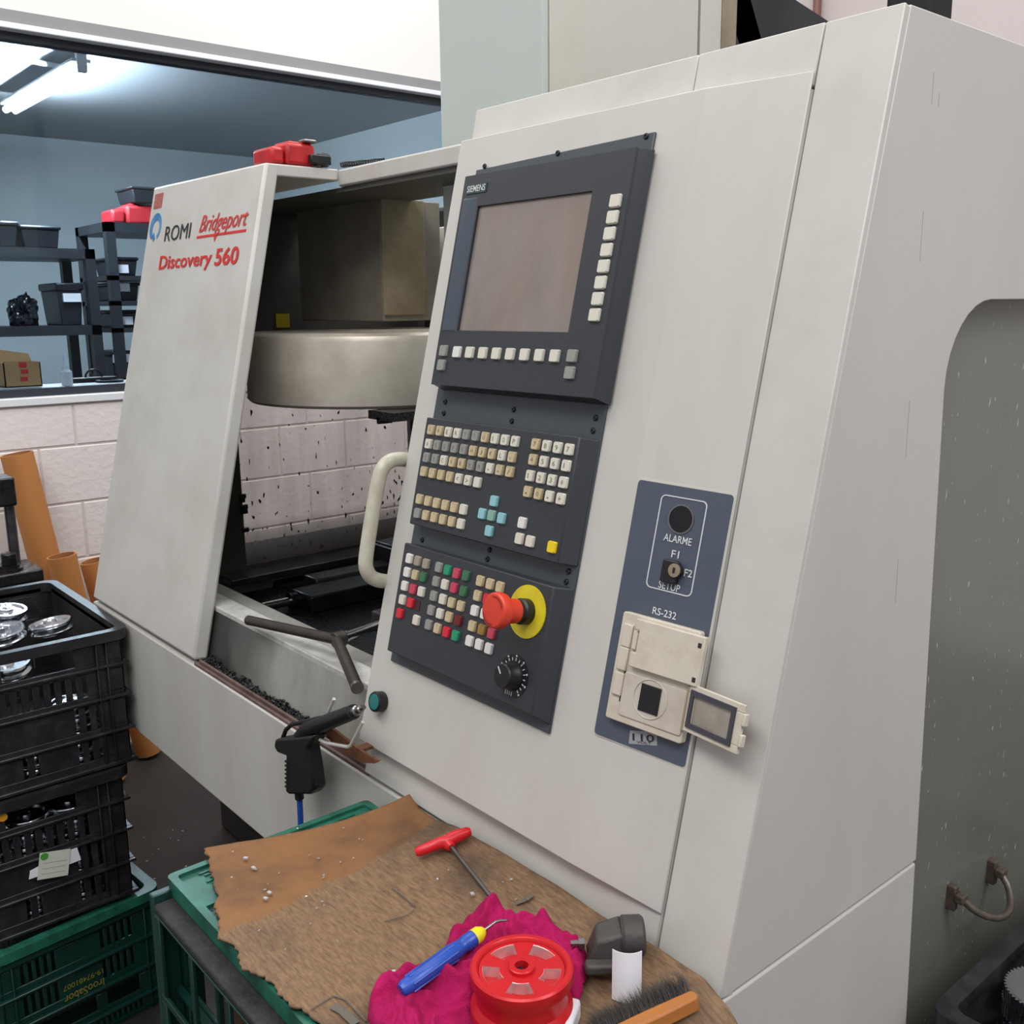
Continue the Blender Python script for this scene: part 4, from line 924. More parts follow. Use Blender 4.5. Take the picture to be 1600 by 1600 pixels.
build('hose_nipple', MB().tube([G(467, 1236), G(468, 1248)], .007, 12), BLACK, t)
hp = [G(468, 1246), G(469, 1265), G(470, 1290)]
hz = hp[-1]; hp += [V((hz[0] - .005, .655, .6)), V((hz[0] - .04, .64, .3)), V((hz[0] - .08, .66, .06)), V((hz[0] - .16, .7, .012)), V((hz[0] - .5, .9, .012))]
build('hose', MB().tube(hp, .0045, 10), HOSE, t)
bk = MB(); P = [(494, 1143), (506, 1141), (520, 1152), (545, 1172), (566, 1186), (580, 1193), (574, 1197), (556, 1196), (530, 1182), (505, 1162)]
bk.hexa([V((G(*q)[0], .672, G(*q)[2])) for q in P], [V((G(*q)[0], .676, G(*q)[2])) for q in P])
bk.box(G(545, 1175)[0] - .008, G(545, 1175)[0] + .008, .676, .6995, G(545, 1175)[2] - .003, G(545, 1175)[2] + .001)
tag(build('rusty_hook', bk, mat('rust_brown', (116, 72, 44), .7, var=.5, scale=80)), 'brown rusty flat hook behind the air gun at the sill', 'hook')

# --- crates
def crate_body(L, W, H, t_, m, face_x, face_y, ribs, rim=.016, name='crate', label='', group=None, rim_m=None, vribs=(), rr=.03, flat=False):
    """local frame: x length, y width, z height, origin at base centre"""
    th = thing(name, label, 'crate', (0, 0, 0), group)
    b = MB(); x0, x1, y0, y1 = -L / 2, L / 2, -W / 2, W / 2
    Mx = lambda x: Matrix(((0, 0, 1, x), (1, 0, 0, y0), (0, 1, 0, 0), (0, 0, 0, 1)))        # panel x->y, y->z, z->x
    My = lambda y: Matrix(((1, 0, 0, x0), (0, 0, 1, y), (0, 1, 0, 0), (0, 0, 0, 1)))
    slotted(b, W, H - .012, t_, face_x, Mx(x1 - t_)); slotted(b, W, H - .012, t_, face_x, Mx(x0))
    slotted(b, L, H - .012, t_, face_y, My(y0)); slotted(b, L, H - .012, t_, face_y, My(y1 - t_))
    b.box(x0, x1, y0, y1, .004, .01)
    build('body', b, m, th, bevel=.0012, seg=1)
    r = MB(); e = .011
    for z, hh in ribs:
        r.box(x1, x1 + e, y0 - e, y1 + e, z, z + hh); r.box(x0 - e, x0, y0 - e, y1 + e, z, z + hh)
        r.box(x0, x1, y0 - e, y0, z, z + hh); r.box(x0, x1, y1, y1 + e, z, z + hh)
    for f in vribs:
        for s in (f, 1 - f):
            y = y0 + W * s; r.box(x1, x1 + e * .8, y - .002, y + .002, .01, H - .02); r.box(x0 - e * .8, x0, y - .002, y + .002, .01, H - .02)
            x = x0 + L * s; r.box(x - .002, x + .002, y0 - e * .8, y0, .01, H - .02); r.box(x - .002, x + .002, y1, y1 + e * .8, .01, H - .02)
    build('ribs', r, m, th, bevel=.0015, seg=1)
    o_ = rrect(x0 - rim, x1 + rim, y0 - rim, y1 + rim, rr, 5); i_ = rrect(x0 + t_, x1 - t_, y0 + t_, y1 - t_, rr * .7, 5); k = MB(); n = len(o_)
    def zt(p):       # ends of the rim stand a little higher than the middle
        f = 1 if flat else min(1, max(0, (abs(p[0]) / (L / 2) - .55) / .3)); return H - .012 + .012 * f * f * (3 - 2 * f)
    for a in range(n):
        c = (a + 1) % n
        k.hexa([V((*i_[a], H - .022)), V((*o_[a], H - .022)), V((*o_[c], H - .022)), V((*i_[c], H - .022))], [V((*i_[a], zt(i_[a]))), V((*o_[a], zt(o_[a]))), V((*o_[c], zt(o_[c]))), V((*i_[c], zt(i_[c])))])
    build('rim', k, rim_m or m, th, smooth=40)
    return th
def slots(xs, w, z0, z1): return [(x - w / 2, x + w / 2, z0, z1) for x in xs]
W_, L_ = .345, .50
fx = [(.105, .245, .242, .282)] + slots([.09 + .0215 * k for k in range(9)], .008, .172, .222) + slots([.24, .262, .284], .008, .094, .152) + slots([.13, .152, .24, .262, .284], .008, .026, .074)
fy = slots([.05 + .0205 * k for k in range(20)], .0085, .172, .222) + slots([.05 + .0205 * k for k in range(20)], .0085, .022, .074)
bc = crate_body(L_, W_, .31, .004, CRATEB, fx, fy, [(.23, .006), (.158, .006), (.08, .006), (.004, .008)], name='black_crate', label='upper black plastic crate with shiny discs on top at the left edge', group='black crates in the left stack', vribs=(.1, .16))
cx_ = -2.112 - L_ / 2
Mb2 = Matrix.Translation((cx_, .505, .622)); Mb1 = Matrix.Translation((cx_ + .006, .478, .312))
def move_tree(root, M):
    D = M @ WM[root.name].inverted(); root.matrix_basis = M; WM[root.name] = M.copy()
    def rec(o):
        for ch in o.children:
            WM[ch.name] = D @ WM[ch.name]; ch.matrix_parent_inverse = Matrix.Identity(4); ch.matrix_basis = WM[o.name].inverted() @ WM[ch.name]; rec(ch)
    rec(root)
b1 = copy_tree(bc, Mb1, 'lower black plastic crate with white paper tag, on the green crate')
move_tree(bc, Mb2)
tgx = -2.094
a = atx(58, 1374, tgx); b = atx(112, 1326, tgx)
q4 = [atx(*q, tgx) for q in ((58, 1375), (106, 1367), (110, 1326), (62, 1333))]
tg = MB(); tg.hexa(q4, [q + V((.0012, 0, 0)) for q in q4])
pt = build('paper_tag', tg, PAPERG, b1)
c = atx(69, 1338, tgx); build('green_mark', MB().lathe([(.008, 0), (.008, .0006)], 20, Matrix.Translation((tgx + .0012, c[1], c[2])) @ Matrix.Rotation(math.pi / 2, 4, 'Y')), GREENSP, pt)
for k in range(3):
    f = .2 + .2 * k; la, lb = q4[0].lerp(q4[3], f), q4[1].lerp(q4[2], f); la, lb = la.lerp(lb, .12), la.lerp(lb, .9); u_ = V((0, 0, .0004)); o1 = V((.0013, 0, 0)); o2 = V((.0016, 0, 0))
    build('written_line', MB().hexa([la - u_ + o1, lb - u_ + o1, lb + u_ + o1, la + u_ + o1], [la - u_ + o2, lb - u_ + o2, lb + u_ + o2, la + u_ + o2]), STICKER, pt)
tg = MB(); a = atx(45, 1374, tgx - .002); b = atx(124, 1320, tgx - .002)
tg.hexa([V((tgx - .002, a[1], a[2])), V((tgx - .002, a[1] + .03, a[2])), V((tgx - .002, b[1], b[2] - .035)), V((tgx - .002, b[1] - .006, b[2])), V((tgx - .002, a[1] + .004, a[2] + .018))],
        [V((tgx - .001, a[1], a[2])), V((tgx - .001, a[1] + .03, a[2])), V((tgx - .001, b[1], b[2] - .035)), V((tgx - .001, b[1] - .006, b[2])), V((tgx - .001, a[1] + .004, a[2] + .018))])
build('torn_wrapper', tg, PAPER, b1)
c = atx(5, 1278, tgx - .003); build('orange_sticker', MB().lathe([(.009, 0), (.009, .0008)], 20, Matrix.Translation((tgx - .006, c[1], c[2])) @ Matrix.Rotation(math.pi / 2, 4, 'Y')), ORANGE, b1)
# aluminium discs in the black crates
def disc_mesh(m):
    R = .046
    prof = [(.006, .0), (R * .96, .0), (R, .003), (R, .006), (R * .86, .011), (R * .86, .015), (R, .02), (R, .023), (R * .96, .026), (R * .84, .026), (R * .78, .021), (R * .34, .021), (R * .3, .028), (.009, .028), (.006, .025), (.006, 0)]
    return MB().lathe(prof, 40, caps=False).mesh('disc', 35)
DM = disc_mesh(0); DM.materials.append(ALU)
GRP = 'shiny turned aluminium discs lying in the black crates'
ORD = ('first', 'second', 'third', 'fourth', 'fifth', 'sixth', 'seventh', 'eighth', 'ninth', 'tenth')
def disc(M, label): return tag(put('aluminium_disc', DM, None, None, M), label, 'disc', GRP)
def tilt(loc, ax, ay, az=0): return Matrix.Translation(loc) @ Matrix.Rotation(math.radians(ax), 4, 'X') @ Matrix.Rotation(math.radians(ay), 4, 'Y')
p = atz(82, 988, .892); disc(tilt(p, 6, -5), 'shiny aluminium disc on top of the upper crate, nearest its corner')
p = atz(10, 968, .892); disc(tilt(p, -4, 6), 'shiny aluminium disc at the frame edge, farther back in the upper crate')
p = atz(8, 1000, .886); disc(tilt(p, 8, 4), 'shiny aluminium disc at the frame edge, nearest the crate rim')
disc(Matrix.Translation((-2.172, .462, .868)) @ Matrix.Rotation(math.radians(10), 4, 'Y'), 'shiny aluminium disc showing through the upper crate handle hole')
for Mc, nlev, nm in ((Mb2, 5, 'upper'), (Mb1, 8, 'lower')):
    for j, (dx, dy_) in enumerate(((.196, -.116), (.196, -.02), (.196, .076))):
        if j > 2: nl = 3 if nm == 'upper' else 0
        else: nl = nlev
        for k in range(nl):
            if nm == 'upper' and k == 4 and j < 2: continue
            disc(Mc @ Matrix.Translation((dx - .003 * (k % 2), dy_ + .004 * ((k * 7 + j) % 3 - 1), .0105 + .029 * k + (0 if k < 20 else 0))), 'aluminium disc, %s from bottom of the %s stack inside the %s black crate' % (ORD[k], ('left', 'middle', 'right')[j], nm))
# green crates
GW, GL, GH = .335, .52, .303
gfx = slots([.045 + .016 * k for k in range(5)], .0075, .205, .252) + slots([.215 + .016 * k for k in range(5)], .0075, .205, .252) + slots([.045 + .016 * k for k in range(5)], .0075, .13, .176) + slots([.215 + .016 * k for k in range(5)], .0075, .13, .176) \
    + [(.06, .19, .06, .098), (.215, .29, .06, .098)] + slots([.04 + .0125 * k for k in range(21)], .006, .012, .034)
gfy = slots([.05 + .02 * k for k in range(21)], .0075, .13, .24)
gc = crate_body(GL, GW, GH, .005, CRATEG, gfx, gfy, [(.262, .03), (.186, .006), (.112, .006), (.044, .006)], rim=.018, name='green_crate', label='dark green crate with upside-down yellow print under the black stack', rim_m=CRATEG_L, vribs=(.07,))
ang = math.radians(5.4)
Rg = Matrix.Rotation(ang, 4, 'Z')
corner = V((-2.108, .705, 0))
Mg = Matrix.Translation(corner - Rg @ V((GL / 2 + .011, GW / 2 + .011, 0))) @ Rg
move_tree(gc, Mg)
TF = Mg @ Matrix(((0, 0, 1, GL / 2 + .0005), (-1, 0, 0, 0), (0, -1, 0, 0), (0, 0, 0, 1)))   # text plane turned upside down on the short side
TF = Mg @ frame_matrix((GL / 2 + .0008, 0, 0), V((0, -1, 0)), V((0, 0, -1)), V((1, 0, 0)))
text_at('yellow_print', 'IrooSabor', TF, (-.042, -.136), (.046, -.136), .02, YEL_INK, gc, d=.0006, bold=.01)
text_at('yellow_print', '19-97481007', TF, (-.042, -.16), (.046, -.16), .013, YEL_INK, gc, d=.0006, bold=.01)
# front stack, top crate upside down with its base up
FW, FLn, FH = .285, .53, .303
ffy = []
for i in range(5):
    for j in range(2): ffy.append((.025 + .098 * i, .025 + .098 * i + .088, .04 + .118 * j, .04 + .118 * j + .108))
ffx = [(.03, .13, .04, .25), (.142, .242, .04, .25)]
fc = crate_body(FLn, FW, FH, .006, CRATEG, ffx, ffy, [(.152, .005), (.03, .006)], rim=.004, name='green_crate', label='top green crate of the front stack, under the worn cardboard sheet', rim_m=CRATEG_L, rr=.008, flat=True)
fcx, fcy = -.866, .538
tp = MB(); hs = [(.09 + .05 * i, .09 + .05 * i + .03, .03 + .055 * j, .03 + .055 * j + .03) for i in range(8) for j in range(4)]
slotted(tp, FLn - .012, FW - .012, .006, hs, Matrix.Translation((-FLn / 2 + .006, -FW / 2 + .006, FH - .0145)))
build('dirty_base', tp, mat('tarry_black_base', (34, 38, 42), .35, var=.4, scale=40, bump=.4, bscale=120, dirt=(90, 110, 110), dirt_amt=.1, dirt_scale=60), fc)
rd = MB()
for k in range(9): rd.box(-FLn / 2 + .014 + .0075 * k, -FLn / 2 + .0172 + .0075 * k, -FW / 2 + .03 + .004 * (k % 3), FW / 2 - .03, FH - .006, FH - .0028)
stuff(build('embossed_ridges', rd, CRATEG_L, fc))
build('end_strip', MB().box(-FLn / 2 + .004, -FLn / 2 + .085, -FW / 2 + .004, FW / 2 - .004, FH - .012, FH - .0045), CRATEG_L, fc)
bn = MB().box(-FLn / 2 + .012, FLn / 2 + .004, -FW / 2 - .0285, -FW / 2 - .002, FH - .032, FH - .022)
build('outer_flange', bn, mat('tarry_flange', (34, 34, 37), .75, var=.4, scale=40, bump=.3, bscale=100, dirt=(70, 66, 64), dirt_amt=.12, dirt_scale=50), fc, bevel=.003)
fw_ = MB(); slotted(fw_, FLn, FH - .034, .005, ffy, Matrix(((1, 0, 0, -FLn / 2), (0, 0, 1, -FW / 2 - .028), (0, 1, 0, 0), (0, 0, 0, 1))))
build('outer_wall', fw_, CRATEG, fc, bevel=.001, seg=1)
build('corner_web', MB().box(-FLn / 2, -FLn / 2 + .012, -FW / 2 - .0285, -FW / 2, 0, FH - .012), CRATEG, fc, bevel=.002)
build('carton_lining', MB().box(-FLn / 2 + .02, FLn / 2 - .02, -FW / 2 + .04, -FW / 2 + .044, .012, FH - .03), mat('brown_lining', (104, 78, 62), .7, var=.5, scale=14), fc)
Mf = lambda z: Matrix.Translation((fcx, fcy, z))
copy_tree(fc, Mf(.0), 'bottom green crate of the front stack, standing on the floor'); copy_tree(fc, Mf(.3045), 'middle green crate of the front stack')
move_tree(fc, Mf(.609))
ZC = .609 + FH + .001
# --- cardboard sheet
front = [(318, 1325), (326, 1352), (334, 1385), (343, 1440), (347, 1462), (372, 1480), (380, 1505), (430, 1545), (500, 1598), (640, 1690), (820, 1790), (1010, 1880), (1200, 1950)]
back = [(640, 1240), (655, 1262), (680, 1280), (720, 1293), (770, 1322), (830, 1358), (890, 1395), (960, 1440), (1040, 1487), (1100, 1525), (1140, 1575), (1165, 1620), (1200, 1690)]
def resample(P, n):
    d = [0]
    for i in range(1, len(P)): d.append(d[-1] + (P[i] - P[i - 1]).length)
    out = []
    for k in range(n):
        s = d[-1] * k / (n - 1); i = max(j for j in range(len(P)) if d[j] <= s + 1e-9); i = min(i, len(P) - 2)
        f = (s - d[i]) / max(1e-9, d[i + 1] - d[i]); out.append(P[i].lerp(P[i + 1], f))
    return out
FPt = [atz(*q, ZC + .006) for q in front]; BPt = [aty(*q, .694) for q in back]
NU, NV = 150, 70
FPt, BPt = resample(FPt, NU), resample(BPt, NU)
lA, lB = atz(346, 1466, ZC), atz(705, 1300, ZC)
ld_ = (lB - lA); ld_.z = 0; ld_.normalize(); ln_ = V((ld_.y, -ld_.x, 0))
st1 = atz(690, 1325, ZC); st2 = atz(745, 1392, ZC); st3 = atz(640, 1300, ZC)
vs_, torn, stain = [], [], []
for i in range(NU):
    for j in range(NV):
        v = j / (NV - 1); f, b = FPt[i], BPt[i]
        jt = noise.noise(V((i * .9, 3.3, 0))) * .006 + noise.noise(V((i * .22, 7.7, 0))) * .006
        p = f.lerp(b, v); p.y += jt * (1 - v) ** 2; p.x += noise.noise(V((j * .5, 1.7, 0))) * .0012
        e = v ** 3; z = f.z * (1 - e) + b.z * e
        z += .0022 * noise.noise(V((p.x * 14, p.y * 14, 0))) + .004 * math.sin(p.x * 16 + 1) * v * (1 - v)
        d = (p - lA).dot(ln_) + .004 * noise.noise(V((p.x * 90, p.y * 90, 2))) + .006 * noise.noise(V((p.x * 22, p.y * 22, 5)))
        tr_ = min(1, max(0, d / .004)); torn.append(tr_); z -= .0012 * tr_
        z = max(z, ZC + .002)
        p.z = z; vs_.append(p)
        sv = max(0, 1 - (p - st1).length / .05) * 1.5 + max(0, 1 - (p - st2).length / .06) * 1.2 + max(0, 1 - (p - st3).length / .04) * .6
        stain.append(min(.8, sv * (.7 + .9 * noise.noise(V((p.x * 40, p.y * 40, 8))))) if sv > 0 else 0)
me = bpy.data.meshes.new('cardboard_sheet')
me.from_pydata([tuple(p) for p in vs_], [], [(i * NV + j, (i + 1) * NV + j, (i + 1) * NV + j + 1, i * NV + j + 1) for i in range(NU - 1) for j in range(NV - 1)])
for nm, arr in (('torn', torn), ('stain', stain)):
    at = me.attributes.new(nm, 'FLOAT', 'POINT'); at.data.foreach_set('value', [max(0, a) for a in arr])
me.polygons.foreach_set('use_smooth', [True] * len(me.polygons))
cbd = tag(put('cardboard_sheet', me, CARDM), 'worn brown cardboard sheet with torn edge lying on the front green crate', 'cardboard')
so_ = cbd.modifiers.new('thickness', 'SOLIDIFY'); so_.thickness = .003; so_.offset = -1
from mathutils.kdtree import KDTree
KD = KDTree(len(vs_))
for i_k, q in enumerate(vs_): KD.insert((q.x, q.y, 0), i_k)
KD.balance()
def cz(p):      # height of the sheet below a point
    return max(vs_[i_].z for _, i_, _ in KD.find_n((p.x, p.y, 0), 4))
def onc(px, py, dz=0.0):
    p = atz(px, py, ZC + .008)
    for _ in range(3): p = atz(px, py, cz(p) + dz)
    return p
random.seed(11); ch = MB()
for k in range(90):
    p = onc(random.uniform(350, 1080), random.uniform(1290, 1590), .0028)
    if not (-1.12 < p.x < -.5 and .41 < p.y < .685) or (p.x > -.86 and p.y < .62): continue
    s = random.uniform(.0006, .0017)
    R = Matrix.Translation(p) @ Matrix.Rotation(random.uniform(0, 6), 4, 'Z') @ Matrix.Rotation(.4, 4, 'X'); ch.box(-s, s, -s * .6, s * .6, -.0004, .0006, 0, R)
for q in ((384, 1342), (396, 1357), (421, 1396), (738, 1398), (415, 1405), (615, 1520)):
    p = onc(*q, .0034); R = Matrix.Translation(p) @ Matrix.Rotation(q[0], 4, 'Z'); ch.box(-.0028, .0028, -.002, .002, 0, .002, 0, R)
MARK = mat('grey_blue_marker', (98, 92, 84), .8)
def mark(px, w):
    P = [onc(*q, .0016) for q in px]; mb = MB()
    for a_, b_ in zip(P, P[1:]):
        d2_ = (b_ - a_).normalized(); n2_ = V((-d2_.y, d2_.x, 0)) * w; z2 = V((0, 0, .0005))
        mb.hexa([a_ - n2_, b_ - n2_, b_ + n2_, a_ + n2_], [a_ - n2_ + z2, b_ - n2_ + z2, b_ + n2_ + z2, a_ + n2_ + z2])
    build('marker_line', mb, MARK, cbd)
mark([(612, 1387), (630, 1400), (648, 1416)], .0008); mark([(648, 1420), (636, 1430), (600, 1440)], .0006); mark([(520, 1572), (535, 1580), (556, 1600)], .0045); mark([(485, 1578), (520, 1556), (540, 1562), (572, 1596)], .0007); mark([(806, 1412), (822, 1406), (832, 1398)], .003)
o = tag(build('metal_chips', ch, CHIPS), 'tiny bright metal chips scattered over the cardboard', 'chips'); stuff(o)
ch = MB()
for k in range(140):
    x = random.uniform(-3.0, -1.25); y = random.uniform(.3, 1.1); s = random.uniform(.0015, .004)
    if (x < -1.95 and y < .85) or (y > .95 and x < -2.9) or abs(x + 1.39) < .06: continue
    R = Matrix.Translation((x, y, .0012)) @ Matrix.Rotation(random.uniform(0, 6), 4, 'Z'); ch.box(-s, s, -s * .5, s * .5, -.001, .001, 0, R)
stuff(tag(build('metal_chips', ch, CHIPS), 'metal chips scattered over the dark floor', 'chips'))
#@@SMALL
# --- red T-handle hex key
a, b = onc(655, 1330, .0115), onc(731, 1300, .0125)
t = thing('hex_key', 'hex key with red T-shaped handle lying on the cardboard', 'hex key', a.lerp(b, .5))
ax = (b - a); ln = ax.length; ax.normalize(); m_ = a.lerp(b, .55); e_ = onc(775, 1412, .006); sd = (e_ - m_).normalized()
build('handle', MB().tube([a - ax * .005, a - ax * .001, a.lerp(b, .2), a.lerp(b, .42), m_ + sd * .004, a.lerp(b, .7), a.lerp(b, .88), b, b + ax * .004], [.004, .0062, .0068, .0075, .0092, .0085, .0072, .0062, .004], 16), mat('red_grip', (206, 24, 34), .35), t)
build('neck', MB().tube([m_, m_ + sd * .012, m_ + sd * .016], [.009, .007, .0045], 12), MATS['red_grip'], t)
build('shaft', MB().tube([m_ + sd * .012, e_], .0028, 6), mat('dark_hex_steel', (96, 92, 92), .35, metal=.8), t)
# --- magenta rag
poly_px = [(572, 1606), (578, 1563), (600, 1535), (640, 1528), (668, 1521), (690, 1500), (702, 1462), (728, 1440), (763, 1407), (788, 1424), (812, 1432), (835, 1432), (868, 1452), (906, 1468), (918, 1498), (917, 1540), (906, 1574), (884, 1570), (866, 1590), (840, 1640), (700, 1680), (600, 1660)]
pol = [onc(*q, .003) for q in poly_px]
def inside(x, y):
    r = False
    for i in range(len(pol)):
        a, b = pol[i], pol[i - 1]
        if (a.y > y) != (b.y > y) and x < (b.x - a.x) * (y - a.y) / (b.y - a.y) + a.x: r = not r
    return r
def edged(x, y):
    dm_ = 9
    for i in range(len(pol)):
        a, b = pol[i], pol[i - 1]; t_ = max(0, min(1, ((x - a.x) * (b.x - a.x) + (y - a.y) * (b.y - a.y)) / max(1e-12, (b.x - a.x) ** 2 + (b.y - a.y) ** 2)))
        dm_ = min(dm_, math.hypot(a.x + (b.x - a.x) * t_ - x, a.y + (b.y - a.y) * t_ - y))
    return dm_
gx0 = min(p.x for p in pol); gx1 = max(p.x for p in pol); gy0 = min(p.y for p in pol); gy1 = max(p.y for p in pol)
st = .0024; idx = {}; rv = []; rf = []
nx, ny = int((gx1 - gx0) / st) + 1, int((gy1 - gy0) / st) + 1
PC = atz(815, 1508, .985); PC.z = 0; PR = .0495
def vid(i, j):
    if (i, j) not in idx:
        x, y = gx0 + i * st, gy0 + j * st
        d = edged(x, y); d = d if inside(x, y) else 0
        rise = min(1, d / .012); rise = math.sqrt(max(0, 1 - (1 - rise) ** 2))
        w1 = V((x * 17 + .8 * noise.noise(V((x * 9, y * 9, 1))), y * 17, 0))
        f1 = 1 - abs(noise.noise(w1)) * 2.6; f2 = 1 - abs(noise.noise(V((x * 46 + y * 30 + 2 * noise.noise(V((x * 20, y * 20, 9))), y * 34 - x * 16, 4)))) * 3.4; f3 = 1 - abs(noise.noise(V((x * 90 - y * 50, y * 60 + x * 30, 14)))) * 3
        h = .003 + .015 * max(0, f1) ** 1.3 + .0105 * max(0, f2) ** 1.5 + .0035 * max(0, f3)
        dp = math.hypot(x - PC.x, y - PC.y); k = min(1, max(0, (dp - PR) / .012)); h = min(h, .0025 + .0255 * k)
        idx[(i, j)] = len(rv); rv.append((x, y, cz(V((x, y, 0))) + .0035 + h * rise + .003 * rise))
    return idx[(i, j)]
for i in range(nx):
    for j in range(ny):
        if inside(gx0 + (i + .5) * st, gy0 + (j + .5) * st): rf.append((vid(i, j), vid(i + 1, j), vid(i + 1, j + 1), vid(i, j + 1)))
me = bpy.data.meshes.new('rag'); me.from_pydata(rv, [], rf); me.polygons.foreach_set('use_smooth', [True] * len(me.polygons))
rag = tag(put('rag', me, RAG), 'crumpled magenta cloth rag under the red pulley wheel', 'rag')
for nm, ty in (('smooth', 'SMOOTH'), ('thick', 'SOLIDIFY'), ('sub', 'SUBSURF')):
    md = rag.modifiers.new(nm, ty)
    if ty == 'SMOOTH': md.factor = .5; md.iterations = 4
    if ty == 'SOLIDIFY': md.thickness = .0016; md.offset = -1
    if ty == 'SUBSURF': md.levels = 1; md.render_levels = 1
# --- red pulley wheel
ZB = ZC + .0225; HT_ = .985 - ZB; R = PR
t = thing('pulley_wheel', 'red anodised pulley wheel with five bright slots, on the magenta rag', 'pulley', (PC.x, PC.y, ZB))
M = Matrix.Translation((PC.x, PC.y, ZB)) @ Matrix.Rotation(math.radians(-8), 4, 'Z')
wz = HT_ - .004      # top of the web
ring = MB().lathe([(.0412, .0), (R - .002, 0), (R, .002), (R, .009), (R * .9, .016), (R * .9, HT_ - .02), (R, HT_ - .012), (R, HT_ - .0018), (R - .0018, HT_), (.0435, HT_), (.0425, HT_ - .001), (.0415, wz), (.0412, wz), (.0412, 0)], 72, caps=False)
pw_ = build('rim', ring, PULLEY, t, M=M, smooth=35)
web = MB(); NA = 120; radii = [.0065, .0105, .0125, .0222, .0368, .0415]
def slot_at(k, ri):   # slot between radii index 3..4
    a = (k % 24); return ri == 3 and 5 <= a <= 18
def P_(k, r, z): a = 2 * math.pi * k / NA; return V((r * math.cos(a), r * math.sin(a), z))
for k in range(NA):
    for ri in range(5):
        r0_, r1_ = radii[ri], radii[ri + 1]; zt_ = wz + (.004 if ri == 0 else 0)
        if slot_at(k, ri):
            zi = wz - .011
            web.quad(P_(k, r0_, zi), P_(k, r1_, zi), P_(k + 1, r1_, zi), P_(k + 1, r0_, zi))
            web.quad(P_(k, r0_, zi), P_(k + 1, r0_, zi), P_(k + 1, r0_, wz), P_(k, r0_, wz), 1); web.quad(P_(k, r1_, zi), P_(k + 1, r1_, zi), P_(k + 1, r1_, wz), P_(k, r1_, wz), 1)
            if not slot_at(k - 1, ri) : web.quad(P_(k, r0_, zi), P_(k, r1_, zi), P_(k, r1_, wz), P_(k, r0_, wz), 1)
            if not slot_at(k + 1, ri): web.quad(P_(k + 1, r0_, zi), P_(k + 1, r1_, zi), P_(k + 1, r1_, wz), P_(k + 1, r0_, wz), 1)
            e = .0009    # bright chamfer around the slot
            web.quad(P_(k, r0_ - e, wz + .0002), P_(k, r0_, wz - .0004), P_(k + 1, r0_, wz - .0004), P_(k + 1, r0_ - e, wz + .0002), 1); web.quad(P_(k, r1_, wz - .0004), P_(k, r1_ + e, wz + .0002), P_(k + 1, r1_ + e, wz + .0002), P_(k + 1, r1_, wz - .0004), 1)
        else:
            web.quad(P_(k, r0_, zt_), P_(k, r1_, zt_), P_(k + 1, r1_, zt_), P_(k + 1, r0_, zt_))
            if ri == 0:
                web.quad(P_(k, r0_, 0), P_(k, r0_, zt_), P_(k + 1, r0_, zt_), P_(k + 1, r0_, 0)); web.quad(P_(k, r1_, wz), P_(k, r1_, zt_), P_(k + 1, r1_, zt_), P_(k + 1, r1_, wz))
me = bpy.data.meshes.new('web'); me.from_pydata(web.v, [], web.f); me.polygons.foreach_set('material_index', web.m); me.update()
put('web', me, [PULLEY, PULLEY_IN], t, M)
build('hub', MB().lathe([(.0066, .006), (.0125, .006), (.0125, wz + .0035), (.0115, wz + .0042), (.0066, wz + .0042), (.0066, .006)], 40, caps=False), PULLEY, t, M=M)
build('bore_key', MB().box(-.0064, .0064, -.003, .003, .004, wz - .002), DARKHOLE, t, M=M)
# --- blue handled tool
a, b = onc(626, 1548, .026), onc(757, 1453, .032)
t = thing('deburring_tool', 'blue handled deburring tool with yellow tip lying on the rag', 'tool', a.lerp(b, .5)); d_ = (b - a).normalized(); L0 = (b - a).length
build('handle', MB().tube([a, a + d_ * .004, a + d_ * L0 * .25, a + d_ * L0 * .66, a + d_ * L0 * .68, a + d_ * L0 * .74, a + d_ * L0 * .76, a + d_ * L0 * .86], [.006, .008, .0088, .009, .0078, .0078, .0088, .0085], 16), BLUEH, t)
up = V((0, 0, 1)); sdv = d_.cross(up).normalized()
for k in range(6):
    o_ = (up * math.cos(k * 1.05) + sdv * math.sin(k * 1.05)) * .0086; build('grip_flute', MB().tube([a + d_ * L0 * .1 + o_, a + d_ * L0 * .62 + o_], .0012, 6), BLUEH, t)
build('yellow_tip', MB().tube([a + d_ * L0 * .86, a + d_ * L0 * .93, b - d_ * .002, b], [.0086, .0082, .005, .0025], 16), YELT, t)
build('steel_tip', MB().tube([b - d_ * .002, b + d_ * .016, b + d_ * .02 + V((.004, 0, .001)), b + d_ * .024 + V((.01, 0, .002))], [.0016, .0016, .0014, .001], 8), STEEL, t)
# --- grey cast tool holder lying on the sheet
c = onc(962, 1496, .006)
t = thing('cast_clamp', 'grey cast iron clamp with bolt leaning at the cardboard edge by the machine', 'clamp', c)
dx_ = V((.62, .78, 0)).normalized(); dyv = V((-.78, .62, 0)).normalized()
CM = frame_matrix(c, dx_, dyv, V((0, 0, 1)))
build('drum_part', MB().lathe([(.004, -.012), (.018, -.012), (.0205, -.009), (.0205, .009), (.018, .012), (.004, .012)], 32, Matrix.Translation((.016, 0, .024)) @ Matrix.Rotation(math.pi / 2, 4, 'Y')), CAST, t, M=CM)
build('wedge_part', MB().hexa([V((-.03, -.018, .002)), V((.006, -.018, .002)), V((.006, .016, .002)), V((-.03, .016, .002))], [V((-.022, -.012, .026)), V((.006, -.016, .036)), V((.006, .014, .04)), V((-.02, .01, .034))]), CAST, t, M=CM, bevel=.003)
